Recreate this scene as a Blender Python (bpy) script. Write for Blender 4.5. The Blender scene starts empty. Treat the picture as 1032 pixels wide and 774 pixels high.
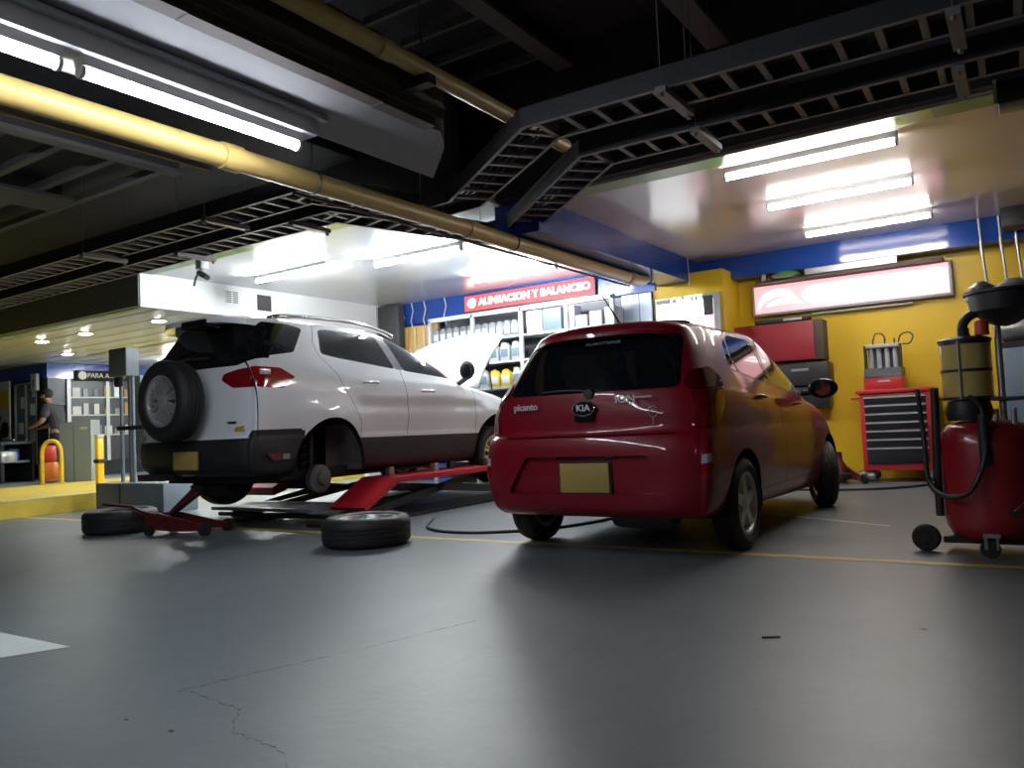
import bpy, bmesh, math, random
from mathutils import Vector, Matrix
import numpy as np
random.seed(7)
C = bpy.context.scene.collection
S = bpy.context.scene
PI = math.pi
R = math.radians

# ------------------------------------------------------------------ materials
def mat(name, col, rough=.5, metal=0, emit=None, es=1, coat=0, var=0, vs=4, bump=0, bs=60, spec=.5, trans=0, coatr=.03, alpha=1):
    m = bpy.data.materials.new(name); m.use_nodes = True
    nt = m.node_tree; b = nt.nodes['Principled BSDF']
    b.inputs['Base Color'].default_value = (*col, 1)
    b.inputs['Roughness'].default_value = rough
    b.inputs['Metallic'].default_value = metal
    b.inputs['Coat Weight'].default_value = coat
    b.inputs['Coat Roughness'].default_value = coatr
    b.inputs['Specular IOR Level'].default_value = spec
    b.inputs['Transmission Weight'].default_value = trans
    b.inputs['Alpha'].default_value = alpha
    if emit:
        b.inputs['Emission Color'].default_value = (*emit, 1)
        b.inputs['Emission Strength'].default_value = es
    tc = nt.nodes.new('ShaderNodeTexCoord')
    if var:
        n = nt.nodes.new('ShaderNodeTexNoise'); n.inputs['Scale'].default_value = vs; n.inputs['Detail'].default_value = 8
        n.inputs['Roughness'].default_value = .65
        nt.links.new(tc.outputs['Object'], n.inputs['Vector'])
        mx = nt.nodes.new('ShaderNodeMix'); mx.data_type = 'RGBA'
        mx.inputs[6].default_value = (*[max(0, c*(1-var)) for c in col], 1)
        mx.inputs[7].default_value = (*[min(1, c*(1+var)) for c in col], 1)
        nt.links.new(n.outputs['Fac'], mx.inputs[0]); nt.links.new(mx.outputs[2], b.inputs['Base Color'])
    if bump:
        n2 = nt.nodes.new('ShaderNodeTexNoise'); n2.inputs['Scale'].default_value = bs; n2.inputs['Detail'].default_value = 4
        nt.links.new(tc.outputs['Object'], n2.inputs['Vector'])
        bp = nt.nodes.new('ShaderNodeBump'); bp.inputs['Strength'].default_value = bump; bp.inputs['Distance'].default_value = .01
        nt.links.new(n2.outputs['Fac'], bp.inputs['Height']); nt.links.new(bp.outputs['Normal'], b.inputs['Normal'])
    return m

M = {}
M['floor'] = mat('floor_paint', (.118, .137, .148), .42, var=.42, vs=1.1, bump=.12, bs=25, spec=.5)
M['deck'] = mat('dark_deck', (.05, .048, .05), .8, var=.4, vs=3)
M['girder'] = mat('girder_paint', (.16, .155, .15), .7, var=.25, vs=3)
M['concrete'] = mat('concrete_paint', (.22, .22, .23), .75, var=.12, vs=2.5, bump=.1, bs=15)
M['rust'] = mat('brown_steel', (.07, .05, .042), .7, var=.5, vs=6)
M['gutter'] = mat('grey_channel', (.5, .5, .52), .45, var=.08)
M['pipe'] = mat('yellow_pipe', (.40, .29, .09), .42, var=.15, vs=5)
M['ladder'] = mat('galvanised', (.05, .05, .055), .5, metal=.5, var=.2, vs=8)
M['rung'] = mat('rung_steel', (.20, .18, .175), .5, metal=.3, var=.2, vs=8)
M['pvc'] = mat('glossy_ceiling', (.62, .57, .54), .17, var=.05, vs=2, spec=.45, bump=.03, bs=3)
M['pvcw'] = mat('white_glossy_ceiling', (.68, .71, .75), .2, var=.05, vs=2, spec=.6)
M['whitep'] = mat('white_paint', (.74, .76, .75), .5, var=.04, vs=2)
M['shadegrey'] = mat('shade_slot_grey', (.16, .16, .16), .6, var=.1)  # white fascia's unlit face darkened in the colour; also used for vent slots
M['green'] = mat('green_paint', (.09, .24, .07), .35, var=.5, vs=3)
M['olive'] = mat('olive_paint', (.27, .32, .03), .35, var=.2, vs=3)
M['blue'] = mat('blue_gloss', (.012, .055, .28), .12, var=.25, vs=4, spec=.6, bump=.12, bs=6)
M['yellow'] = mat('yellow_wall', (.66, .43, .008), .45, var=.12, vs=1.5, bump=.06, bs=10)
M['curb'] = mat('curb_yellow', (.62, .46, .05), .6, var=.3, vs=3, bump=.2, bs=12)
M['curbtop'] = mat('curb_pale', (.55, .50, .38), .7, var=.3, vs=6)
M['line'] = mat('line_yellow', (.60, .42, .09), .5, var=.4, vs=9)
M['linew'] = mat('line_white', (.55, .60, .58), .5, var=.15, vs=9)
M['crack'] = mat('crack_dark', (.035, .04, .04), .9)
M['tube'] = mat('tube_light', (1, 1, 1), .3, emit=(.86, .90, 1), es=62)
M['tubew'] = mat('tube_warm', (1, 1, 1), .3, emit=(1, .95, .9), es=44)
M['tubel'] = mat('tube_left', (1, 1, 1), .3, emit=(.93, .98, 1), es=185)
M['spot'] = mat('spot_light', (1, 1, 1), .3, emit=(.95, 1, .97), es=120)
M['housing'] = mat('lamp_housing', (.75, .75, .75), .35)
M['red'] = mat('red_paint', (.215, .004, .014), .4, coat=.7, var=.0, spec=.2)
M['red'].node_tree.nodes['Principled BSDF'].inputs['Coat IOR'].default_value = 1.38
M['white'] = mat('white_car_paint', (.80, .83, .86), .3, coat=1)
M['glass'] = mat('tinted_glass', (.006, .007, .010), .03, spec=.7)
M['black'] = mat('black_plastic', (.018, .018, .020), .5, var=.15, vs=10)
M['inner'] = mat('inner_black', (.006, .006, .006), .9)
M['gloss_black'] = mat('black_gloss', (.01, .01, .012), .12)
M['rubber'] = mat('tyre_rubber', (.014, .014, .015), .62, var=.2, vs=12)
M['alloy'] = mat('alloy_silver', (.66, .66, .67), .28, metal=.7)
M['capsilver'] = mat('wheel_cover_silver', (.50, .50, .47), .38, metal=.4)
M['alloyd'] = mat('alloy_dark', (.03, .03, .033), .4, metal=.5)
M['chrome'] = mat('chrome', (.85, .85, .86), .08, metal=1)
M['steel'] = mat('steel', (.42, .42, .43), .4, metal=.8, var=.2, vs=8)
M['iron'] = mat('rusty_iron', (.12, .11, .105), .6, metal=.4, var=.4, vs=12)
M['lampred'] = mat('lens_red', (.30, .004, .006), .08, coat=1)
M['lampmid'] = mat('lens_mid_red', (.20, .004, .008), .06, coat=1)
M['silverletter'] = mat('silver_letter', (.8, .8, .8), .35, metal=.25)
M['lampdark'] = mat('lens_dark_red', (.09, .004, .006), .08, coat=1)
M['lampclear'] = mat('lens_clear', (.62, .62, .64), .1, coat=1, metal=.3)
M['lampamber'] = mat('lens_amber', (.55, .16, .01), .1, coat=1)
M['plate'] = mat('plate_ochre', (.40, .29, .075), .5)
M['redtool'] = mat('red_enamel', (.50, .03, .03), .35, coat=.3)
M['redlift'] = mat('red_lift', (.55, .015, .03), .45, var=.12, vs=6)
M['reddark'] = mat('red_dark_tank', (.30, .012, .018), .32, coat=.4, var=.12, vs=3)
M['dkred'] = mat('jack_red', (.10, .007, .01), .5, var=.3, vs=12)
M['redcab'] = mat('cabinet_red', (.30, .018, .03), .45, var=.06)
M['dark_steel'] = mat('dark_steel', (.035, .038, .045), .4, metal=.5, var=.3, vs=10)
M['drawer'] = mat('drawer_navy', (.012, .014, .022), .4)
M['greycab'] = mat('grey_cabinet', (.20, .235, .26), .45, var=.06)
M['greybox'] = mat('grey_box', (.22, .26, .29), .5, var=.08)
M['alu'] = mat('aluminium_frame', (.42, .45, .47), .4, metal=.2)
M['palewall'] = mat('pale_blue_board', (.72, .82, .92), .6)
M['brownsh'] = mat('amber_panel', (.36, .20, .04), .5, var=.3)
M['signw'] = mat('lit_white', (1, 1, 1), .4, emit=(1, .98, .98), es=2.2)
M['signr'] = mat('lit_red', (.5, .03, .03), .9, emit=(1, .12, .16), es=.7)
M['signp'] = mat('lit_pink', (.9, .6, .6), .4, emit=(1, .42, .48), es=.72)
M['signw2'] = mat('lit_soft_white', (1, 1, 1), .4, emit=(1, .93, .94), es=1.0)
M['signp2'] = mat('lit_pale_pink', (.9, .8, .8), .4, emit=(1, .66, .69), es=.78)
M['signo'] = mat('lit_orange', (.9, .6, .3), .4, emit=(1, .62, .38), es=1.3)
M['signpaper'] = mat('poster_white', (.85, .86, .88), .5, emit=(.95, .97, 1), es=1.4)
M['bottleg'] = mat('bottle_grey', (.17, .19, .21), .35)
M['bottley'] = mat('bottle_yellow', (.48, .38, .03), .35)
M['bottlew'] = mat('bottle_white', (.36, .37, .38), .35)
M['labelw'] = mat('label_pale', (.50, .50, .49), .5)
M['amber'] = mat('oil_amber', (.62, .47, .16), .12, coat=1, var=.2, vs=6)
M['orange'] = mat('orange_hose', (.62, .14, .02), .45)
M['skin'] = mat('skin', (.30, .16, .10), .5)
M['shirt'] = mat('dark_shirt', (.03, .032, .038), .8)
M['hair'] = mat('black_hair', (.01, .008, .007), .6)
M['pants'] = mat('black_trousers', (.012, .012, .014), .8)
M['navy'] = mat('navy_board', (.012, .018, .05), .3)
M['redbright'] = mat('bright_red_plastic', (.6, .05, .03), .35)
M['orangeb'] = mat('orange_body', (.75, .20, .02), .3)
M['bluebot'] = mat('blue_bottle', (.04, .10, .45), .35)
M['machgrey'] = mat('machine_bluegrey', (.10, .15, .20), .45, var=.1)
M['paper'] = mat('white_card', (.55, .56, .57), .6)
M['yb'] = mat('yellow_guard', (.80, .52, .02), .4)

# ------------------------------------------------------------------ helpers
def link(name, bm, m, parent=None, smooth=False, loc=None):
    me = bpy.data.meshes.new(name)
    bmesh.ops.recalc_face_normals(bm, faces=bm.faces[:])
    bm.to_mesh(me); bm.free()
    me.materials.append(M[m] if isinstance(m, str) else m)
    if smooth:
        me.polygons.foreach_set('use_smooth', [True]*len(me.polygons))
        me.set_sharp_from_angle(angle=R(38))
    o = bpy.data.objects.new(name, me); C.objects.link(o)
    if parent: o.parent = parent
    if loc: o.location = loc
    return o
def tag(o, label=None, cat=None, group=None, kind=None):
    if label: o['label'] = label
    if cat: o['category'] = cat
    if group: o['group'] = group
    if kind: o['kind'] = kind
    return o
def empty(name, loc=(0, 0, 0), rz=0, label=None, cat=None, group=None):
    o = bpy.data.objects.new(name, None); C.objects.link(o)
    o.location = loc; o.rotation_euler = (0, 0, rz); o.empty_display_size = .1
    return tag(o, label, cat, group)
def box(bm, x0, y0, z0, x1, y1, z1, bev=0, mx=None):
    vs = [bm.verts.new((x, y, z)) for z in (z0, z1) for y in (y0, y1) for x in (x0, x1)]
    f = [(0, 2, 3, 1), (4, 5, 7, 6), (0, 1, 5, 4), (2, 6, 7, 3), (0, 4, 6, 2), (1, 3, 7, 5)]
    fs = [bm.faces.new([vs[i] for i in q]) for q in f]
    if bev:
        es = list({e for q in fs for e in q.edges})
        r = bmesh.ops.bevel(bm, geom=es, offset=bev, segments=2, affect='EDGES', profile=.5)
        vs = list({v for q in r['faces'] for v in q.verts} | {v for v in vs if v.is_valid})
    if mx is not None:
        bmesh.ops.transform(bm, matrix=mx, verts=[v for v in vs if v.is_valid])
    return vs
def B(name, m, x0, y0, z0, x1, y1, z1, parent=None, bev=0):
    bm = bmesh.new(); box(bm, x0, y0, z0, x1, y1, z1, bev); return link(name, bm, m, parent, smooth=bev > 0)
def prism(bm, pts, axis, a0, a1):
    """extrude a 2D outline along axis ('x': pts are (y,z); 'y': (x,z); 'z': (x,y))"""
    def P(p, a): return (a, p[0], p[1]) if axis == 'x' else (p[0], a, p[1]) if axis == 'y' else (p[0], p[1], a)
    A = [bm.verts.new(P(p, a0)) for p in pts]; Bv = [bm.verts.new(P(p, a1)) for p in pts]
    bm.faces.new(A); bm.faces.new(Bv[::-1]); n = len(pts)
    for i in range(n): bm.faces.new([A[i], Bv[i], Bv[(i+1) % n], A[(i+1) % n]])
    return A+Bv
def frame_of(d):
    d = d.normalized(); a = Vector((0, 0, 1)) if abs(d.z) < .9 else Vector((1, 0, 0))
    u = d.cross(a).normalized(); return u, d.cross(u).normalized()
def tube(bm, pts, r, n=10, cap=True):
    pts = [Vector(p) for p in pts]; rings = []
    rr = r if isinstance(r, (list, tuple)) else [r]*len(pts)
    u = None
    for i, p in enumerate(pts):
        d = (pts[min(i+1, len(pts)-1)]-pts[max(i-1, 0)]).normalized()
        if u is None: u, v = frame_of(d)
        else:
            u = (u-d*u.dot(d)).normalized(); v = d.cross(u)
        rings.append([bm.verts.new(p+(u*math.cos(2*PI*k/n)+v*math.sin(2*PI*k/n))*rr[i]) for k in range(n)])
    for a, b in zip(rings, rings[1:]):
        for k in range(n): bm.faces.new([a[k], a[(k+1) % n], b[(k+1) % n], b[k]])
    if cap: bm.faces.new(rings[0][::-1]); bm.faces.new(rings[-1])
def T(name, m, pts, r, parent=None, n=10):
    bm = bmesh.new(); tube(bm, pts, r, n); return link(name, bm, m, parent, True)
def smooth_path(pts, k=8):
    pts = [Vector(p) for p in pts]; out = []
    for i in range(len(pts)-1):
        p0, p1, p2, p3 = pts[max(i-1, 0)], pts[i], pts[i+1], pts[min(i+2, len(pts)-1)]
        for j in range(k):
            t = j/k
            out.append(.5*((2*p1)+(p2-p0)*t+(2*p0-5*p1+4*p2-p3)*t*t+(3*p1-p0-3*p2+p3)*t**3))
    out.append(pts[-1]); return out
def lathe(bm, prof, axis='z', n=32, c=(0, 0, 0)):
    """prof: (radius, height) pairs"""
    c = Vector(c); rings = []
    for r, h in prof:
        ring = []
        for k in range(n):
            a = 2*PI*k/n; p = (r*math.cos(a), r*math.sin(a), h)
            if axis == 'x': p = (h, p[0], p[1])
            if axis == 'y': p = (p[0], h, p[1])
            ring.append(bm.verts.new(c+Vector(p)))
        rings.append(ring)
    for a, b in zip(rings, rings[1:]):
        for k in range(n): bm.faces.new([a[k], a[(k+1) % n], b[(k+1) % n], b[k]])
    if prof[0][0] > 1e-5: bm.faces.new(rings[0][::-1])
    if prof[-1][0] > 1e-5: bm.faces.new(rings[-1])
    bmesh.ops.remove_doubles(bm, verts=[v for r in (rings[0], rings[-1]) for v in r], dist=1e-6)
def LT(name, m, prof, axis='z', n=32, c=(0, 0, 0), parent=None):
    bm = bmesh.new(); lathe(bm, prof, axis, n, c); return link(name, bm, m, parent, True)
def text(name, s, size, m, mx, parent=None, ext=.002, align='CENTER', sx=1):
    cu = bpy.data.curves.new(name, 'FONT'); cu.body = s; cu.size = size; cu.extrude = ext
    cu.align_x = align; cu.align_y = 'CENTER'; cu.offset = size*.018
    tmp = bpy.data.objects.new(name, cu); C.objects.link(tmp)
    dg = bpy.context.evaluated_depsgraph_get(); me = bpy.data.meshes.new_from_object(tmp.evaluated_get(dg))
    bpy.data.objects.remove(tmp)
    me.materials.clear(); me.materials.append(M[m]); me.name = name
    me.transform(Matrix.Diagonal((sx, 1, 1, 1))); me.transform(mx)
    o = bpy.data.objects.new(name, me); C.objects.link(o)
    if parent: o.parent = parent
    return o
# text frames: FY faces -Y (reads along +X), FX faces +X (reads along +Y)
def FY(x, y, z, tilt=0): return Matrix.Translation((x, y, z)) @ Matrix.Rotation(PI/2-tilt, 4, 'X')
def FX(x, y, z): return Matrix.Translation((x, y, z)) @ Matrix.Rotation(PI/2, 4, 'Z') @ Matrix.Rotation(PI/2, 4, 'X')
def copy_tree(o, parent=None, **kw):
    c = o.copy(); C.objects.link(c)
    c.parent = parent
    for ch in [k for k in bpy.data.objects if k.parent == o]: copy_tree(ch, c)
    return c

# ------------------------------------------------------------------ camera
f_px = 798.9
cam = bpy.data.cameras.new('camera'); cam.sensor_width = 36; cam.lens = f_px/1032*36; cam.clip_end = 100
co = bpy.data.objects.new('camera', cam); C.objects.link(co); S.camera = co
pi_, ro_, ya_ = R(2.896), R(-2.71), R(33.33)
fw = Vector((-math.sin(ya_)*math.cos(pi_), math.cos(ya_)*math.cos(pi_), math.sin(pi_)))
rt = Vector((math.cos(ya_), math.sin(ya_), 0)); up = rt.cross(fw)
r2 = rt*math.cos(ro_)+up*math.sin(ro_); u2 = -rt*math.sin(ro_)+up*math.cos(ro_)
co.matrix_world = Matrix(((r2.x, u2.x, -fw.x, 0), (r2.y, u2.y, -fw.y, 0), (r2.z, u2.z, -fw.z, .83), (0, 0, 0, 1)))

# ------------------------------------------------------------------ setting
def struct(name, m, *b, **k):
    o = B(name, m, *b, **k); o['kind'] = 'structure'; return o
CZ = 2.8
floor = struct('floor', 'floor', -30, -7, -.1, 7, 14, 0)
def strip(name, m, pts, w, parent, z=.002):
    bm = bmesh.new()
    for (a, b) in zip(pts, pts[1:]):
        a, b = Vector((*a, z)), Vector((*b, z)); d = (b-a).normalized()*1; n = Vector((-d.y, d.x, 0))*w/2
        bm.faces.new([bm.verts.new(p) for p in (a-n, b-n, b+n, a+n)])
    return link(name, bm, m, parent)
strip('floor_line', 'line', [(-12, 4.68), (6, 4.68)], .075, floor)
strip('floor_line', 'line', [(-9.9, 4.9), (-8.7, 9.4)], .05, floor)
strip('floor_line', 'linew', [(-1.9, 6.6), (-.9, 6.05)], .03, floor)
bm = bmesh.new(); bm.faces.new([bm.verts.new(p) for p in ((-3.38, 1.74, .002), (-4.7, 1.72, .002), (-4.7, 1.0, .002), (-3.55, 1.40, .002))]); link('floor_line', bm, 'linew', floor)
def crack(pts, parent):
    bm = bmesh.new(); random.seed(len(pts)); L = []
    for a, b in zip(pts, pts[1:]):
        for k in range(14):
            t = k/14; L.append((a[0]+(b[0]-a[0])*t+random.uniform(-.008, .008), a[1]+(b[1]-a[1])*t+random.uniform(-.008, .008)))
    L.append(pts[-1]); vs = []
    for i, p in enumerate(L):
        w = random.choice((.0006, .001, .0016, .0028)); vs.append((bm.verts.new((p[0]-w, p[1]+w, .0015)), bm.verts.new((p[0]+w, p[1]-w, .0015))))
    for a, b in zip(vs, vs[1:]): bm.faces.new([a[0], a[1], b[1], b[0]])
    return link('floor_crack', bm, 'crack', parent)
crack([(-2.42, 1.60), (-2.35, 1.85), (-2.2, 2.25), (-2.05, 2.75)], floor)
crack([(-2.45, 1.62), (-2.1, 1.58), (-1.95, 1.45), (-1.72, 1.42), (-1.4, 1.25)], floor)
bm = bmesh.new()
random.seed(3)
for (x, y, r) in [(-2.33, 1.36, .007), (-2.12, 1.37, .008), (-.4, 3.3, .010)]:
    bm.faces.new([bm.verts.new((x+r*1.6*math.cos(a*PI/4)*random.uniform(.6, 1.2), y+r*math.sin(a*PI/4)*random.uniform(.6, 1.2), .002)) for a in range(8)])
link('floor_stain', bm, 'crack', floor)

struct('ceiling', 'deck', -30, -7, 4.0, 7, 14, 4.1)
struct('wall_back', 'yellow', -3.1, 10.15, 0, 7, 10.35, CZ)
struct('wall_front', 'deck', -30, -7.1, 0, 7, -7, 4)
struct('wall_right', 'deck', 7, -7, 0, 7.1, 10.3, 4)
# yellow pier left of the yellow wall
pier = struct('wall_pier', 'yellow', -4.02, 9.52, 0, -3.1, 10.35, 2.62)
# left bay back wall
struct('wall_left_bay', 'blue', -9.0, 9.92, 0, -4.02, 10.1, CZ)
# bay ceilings
rc = struct('ceiling_right_bay', 'pvc', -3.55, 5.9, CZ, 7, 10.2, CZ+.08)
lc = struct('ceiling_left_bay', 'pvcw', -8.6, 5.3, CZ, -3.9, 10.1, CZ+.08)
for i, (a, b, m) in enumerate([(-3.5, -2.62, 'olive'), (-2.62, -.98, 'green'), (-.98, -.45, 'olive'), (-.45, -.08, 'green'), (-.08, 5, 'olive')]):
    B('edge_band', m, a, 5.9, CZ-.006, b, 6.13, CZ-.001, parent=rc)
for a, b, m in [(-8.6, -6.6, 'green'), (-6.6, -5.6, 'green'), (-5.6, -4.2, 'olive')]:
    B('edge_band', m, a, 5.3, CZ-.006, b, 5.46, CZ-.001, parent=lc)
struct('trim_1', 'deck', -3.9, 5.80, CZ+.02, 7, 5.9, 4)
struct('trim_2', 'deck', -9, 5.2, CZ+.02, -3.9, 5.3, 4)
# blue beams
struct('trim_3', 'blue', -3.98, 5.9, 2.51, -3.52, 9.95, CZ)
struct('trim_4', 'blue', -3.52, 9.86, 2.53, 7, 10.15, CZ)
struct('trim_5', 'blue', -8.6, 9.50, 2.46, -3.98, 9.92, CZ)
# low ceiling of the left wing, with its fascias
lowc = struct('ceiling_low', 'pvcw', -30, 5.34, 2.41, -8.64, 13.9, 2.5)
struct('trim_6', 'whitep', -8.66, 5.3, 2.40, -8.6, 9.95, CZ)
struct('trim_7', 'shadegrey', -30, 5.28, 2.41, -8.61, 5.34, CZ)  # shade painted in: this face is grey instead of the fascia white
B('edge_band', 'green', -30, 5.34, 2.402, -8.66, 5.44, 2.408, parent=lowc)
B('edge_band', 'green', -14, 7.6, 2.402, -8.7, 7.66, 2.408, parent=lowc)
for k in range(18): B('panel_seam', 'alu', -30, 5.6+k*.42, 2.404, -8.7, 5.61+k*.42, 2.409, parent=lowc)
struct('wall_far_left', 'whitep', -15.4, 12.5, 0, -8.6, 12.7, 2.41)
struct('wall_bay_side', 'whitep', -8.72, 9.0, 0, -8.62, 12.5, 2.41)
struct('wall_left', 'whitep', -30.1, -7, 0, -30, 14, 4)
# raised kerb and platform
kerb = struct('kerb', 'curb', -13.75, -7, 0, -10.11, 12.5, .2)
B('kerb_edge', 'curbtop', -10.22, -7, .2, -10.105, 12.5, .206, parent=kerb)  # paler strip along the front edge of the kerb
plat = struct('floor_platform', 'greybox', -30, -7, .0, -13.75, 13, .19)

# ------------------------------------------------------------------ deck structure
beam = empty('concrete_beam', (0, 0, 0), label='wide pale grey concrete beam with ragged edge running overhead', cat='beam')
bm = bmesh.new(); prism(bm, [(-3.50, -6.9), (-2.90, -6.9), (-2.90, 3.75), (-3.05, 3.98), (-3.50, 4.42)], 'z', 2.62, 2.94); link('beam_core', bm, 'concrete', beam)
bm = bmesh.new(); random.seed(5)
prism(bm, [(-2.90, -6.9), (-2.83, -6.9), (-2.83, 3.7), (-2.90, 3.78)], 'z', 2.66, 2.95)
y = -2.0
while y < 3.6:
    l = random.uniform(.08, .3); d = random.uniform(.005, .035); box(bm, -2.94, y, 2.615-d*.2, -2.85, y+l, 2.67); y += l*.9
link('rusty_side', bm, 'rust', beam)
B('side_rail', 'rust', -2.83, -6.9, 2.72, -2.815, 3.7, 2.735, beam)
ch = empty('lamp_channel', (0, 0, 0), label='long grey metal channel under the concrete beam carrying the two tube lamps', cat='channel')
B('channel_body', 'gutter', -3.53, -6.9, 2.50, -3.26, 3.10, 2.612, ch, .004)
B('channel_lip', 'alu', -3.26, -6.9, 2.585, -3.225, 3.14, 2.612, ch)

def lamp(name, x0, x1, y0, y1, z, m, label, group, cat='tube lamp', r=.016, n=1):
    o = empty(name, ((x0+x1)/2, (y0+y1)/2, z), label=label, cat=cat, group=group)
    d = Vector(((x1-x0)/2, (y1-y0)/2, 0)); u = d.normalized(); s = Vector((-u.y, u.x, 0))
    bm = bmesh.new(); a = [(-.03, .012), (.03, .012), (.042, .055), (-.042, .055)]
    A = [bm.verts.new(-d+s*p[0]+Vector((0, 0, p[1]))) for p in a]; Bb = [bm.verts.new(d+s*p[0]+Vector((0, 0, p[1]))) for p in a]
    bm.faces.new(A); bm.faces.new(Bb[::-1])
    for i in range(4): bm.faces.new([A[i], Bb[i], Bb[(i+1) % 4], A[(i+1) % 4]])
    link('housing', bm, 'housing', o)
    T('tube', m, [-d*.97-Vector((0, 0, .008)), d*.97-Vector((0, 0, .008))], r, o, 12)
    bm = bmesh.new()
    for k in (-1, 1): tube(bm, [d*k*.97-Vector((0, 0, .008)), d*k*1.0-Vector((0, 0, .008))], r*1.25, 12)
    link('end_cap', bm, 'housing', o, True)
    return o
lamp('tube_lamp', -3.34, -3.34, .56, 1.72, 2.445, 'tube', 'lit tube lamp under the concrete beam, the one cut by the frame edge', 'tube lamps on the beam', r=.025)
lamp('tube_lamp', -3.34, -3.34, 1.80, 3.02, 2.445, 'tube', 'lit tube lamp under the concrete beam, whole, next to the yellow pipe', 'tube lamps on the beam', r=.025)
for y in (-.7, -2.0, -3.3):
    lamp('tube_lamp', -3.34, -3.34, y, y+1.2, 2.445, 'tube', 'further lit tube lamps of the row along the concrete beam', 'tube lamps on the beam', r=.025)
for y in (-4.6,):  # unseen lamp, added behind the camera to brighten the open floor
    lo = lamp('tube_lamp', 2.6, 2.6, y, y+1.2, 2.9, 'tubew', 'unseen tube lamp added behind the camera to light the parking floor', 'added lamps over the floor', r=.02)
    for k in (-.5, .5): T('hanger_rod', 'dark_steel', [(0, k, .05), (0, k, 1.1)], .006, lo, 6)
for (x0, x1, y, l) in [(-2.02, -.68, 6.26, 'lit tube lamp on the glossy beige ceiling beside the green edge'), (-2.02, -.72, 7.48, 'lit tube lamp on the glossy beige ceiling, middle of three'), (-2.02, -.72, 8.95, 'lit tube lamp on the glossy beige ceiling nearest the blue beam')]:
    lamp('tube_lamp', x0+.05, x1-.02, y, y, 2.744, 'tubew', l, 'tube lamps in the beige bay', r=.029)
for (x0, x1, y, l) in [(-6.05, -4.8, 8.42, 'lit tube lamp above the white hood, just before the red sign'), (-6.25, -5.0, 6.75, 'lit tube lamp in the white bay seen left of the yellow pipe'), (-7.9, -6.65, 6.4, 'bright tube lamp over the white car roof')]:
    lamp('tube_lamp', x0, x1, y, y, 2.744, 'tubel', l, 'tube lamps in the white bay', r=.027)
for i, (x, y) in enumerate([(-9.54, 6.13), (-11.22, 6.07), (-12.38, 6.04), (-11.8, 8.3), (-10.2, 8.3), (-13.9, 7.2)]):
    o = empty('ceiling_spot', (x, y, 2.41), label=['round recessed ceiling light nearest the white fascia corner', 'round recessed ceiling light above the grey column', 'round recessed ceiling light furthest from the fascia', 'round recessed light in the back row above the kerb', 'round recessed light in the back row near the bay', 'round recessed light in front of the blue kiosk'][i], cat='ceiling light', group='recessed lights in the low ceiling')
    LT('lens', 'spot', [(0, -.024), (.05, -.022), (.078, -.014), (.085, 0)], n=20, parent=o); T('rim', 'alu', [(.098*math.cos(a*PI/12), .098*math.sin(a*PI/12), -.006) for a in range(25)], .010, o, 6)
for y, l in ((6.9, 'lit tube lamp under the low ceiling right behind the white car roof'), (8.2, 'second lit tube lamp under the low ceiling behind the white car')):
    lamp('tube_lamp', -9.1, -9.1, y, y+1.2, 2.354, 'tubel', l, 'tube lamps beyond the white car')
for i, (x, y) in enumerate([(-10.5, 10.2), (-12.4, 10.2), (-10.5, 11.5), (-13.6, 9.2)]):
    lamp('tube_lamp', x-.6, x+.6, y, y, 2.354, 'tubel', 'lit tube lamps under the low ceiling beyond the white car', 'tube lamps beyond the white car')

# yellow pipes
yp = empty('yellow_pipe', label='long yellow pipe running under the deck to the back wall', cat='pipe')
T('pipe_run', 'pipe', [(-3.80, -6.9, 2.45), (-3.80, 8.55, 2.45), (-3.80, 8.72, 2.47), (-3.80, 8.83, 2.54), (-3.80, 8.86, 2.66)], .068, yp, 20)
for y in (2.85, 5.2, 8.3): T('collar', 'pipe', [(-3.80, y, 2.45), (-3.80, y+.13, 2.45)], .078, yp, 20)
for y in (3.55, 5.9, 8.35):
    bm = bmesh.new(); tube(bm, [(-3.80, y, 2.5), (-3.80, y, 3.9)], .005, 6); tube(bm, [(-3.80+.076*math.cos(a*PI/6), y, 2.45+.076*math.sin(a*PI/6)) for a in range(13)], .006, 6); link('hanger', bm, 'dark_steel', yp)
T('thin_pipe', 'rust', [(-3.93, 3.5, 2.40), (-3.93, 8.6, 2.40)], .012, yp)
bd = empty('brown_tray', label='brown metal duct beside the long yellow pipe', cat='duct')
B('tray_body', 'rust', -4.10, -6.9, 2.47, -3.87, 3.4, 2.49, bd); B('tray_edge', 'pipe', -4.115, -6.9, 2.46, -4.10, 3.0, 2.49, bd)
yp2 = empty('yellow_pipe', label='yellow pipe high above the concrete beam, ending behind the cable ladders', cat='pipe')
T('pipe_run', 'pipe', [(-2.70, -6.9, 2.81), (-2.70, 4.95, 2.81)], .050, yp2, 20)
T('collar', 'pipe', [(-2.70, 3.0, 2.81), (-2.70, 3.1, 2.81)], .056, yp2, 20)
B('bracket', 'dark_steel', -3.05, 3.30, 2.70, -2.62, 3.37, 2.755, yp2)
bm = bmesh.new(); tube(bm, [(-2.68, 3.33, 2.75), (-2.68, 3.33, 4.0)], .005, 6); link('hanger', bm, 'dark_steel', yp2)

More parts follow.
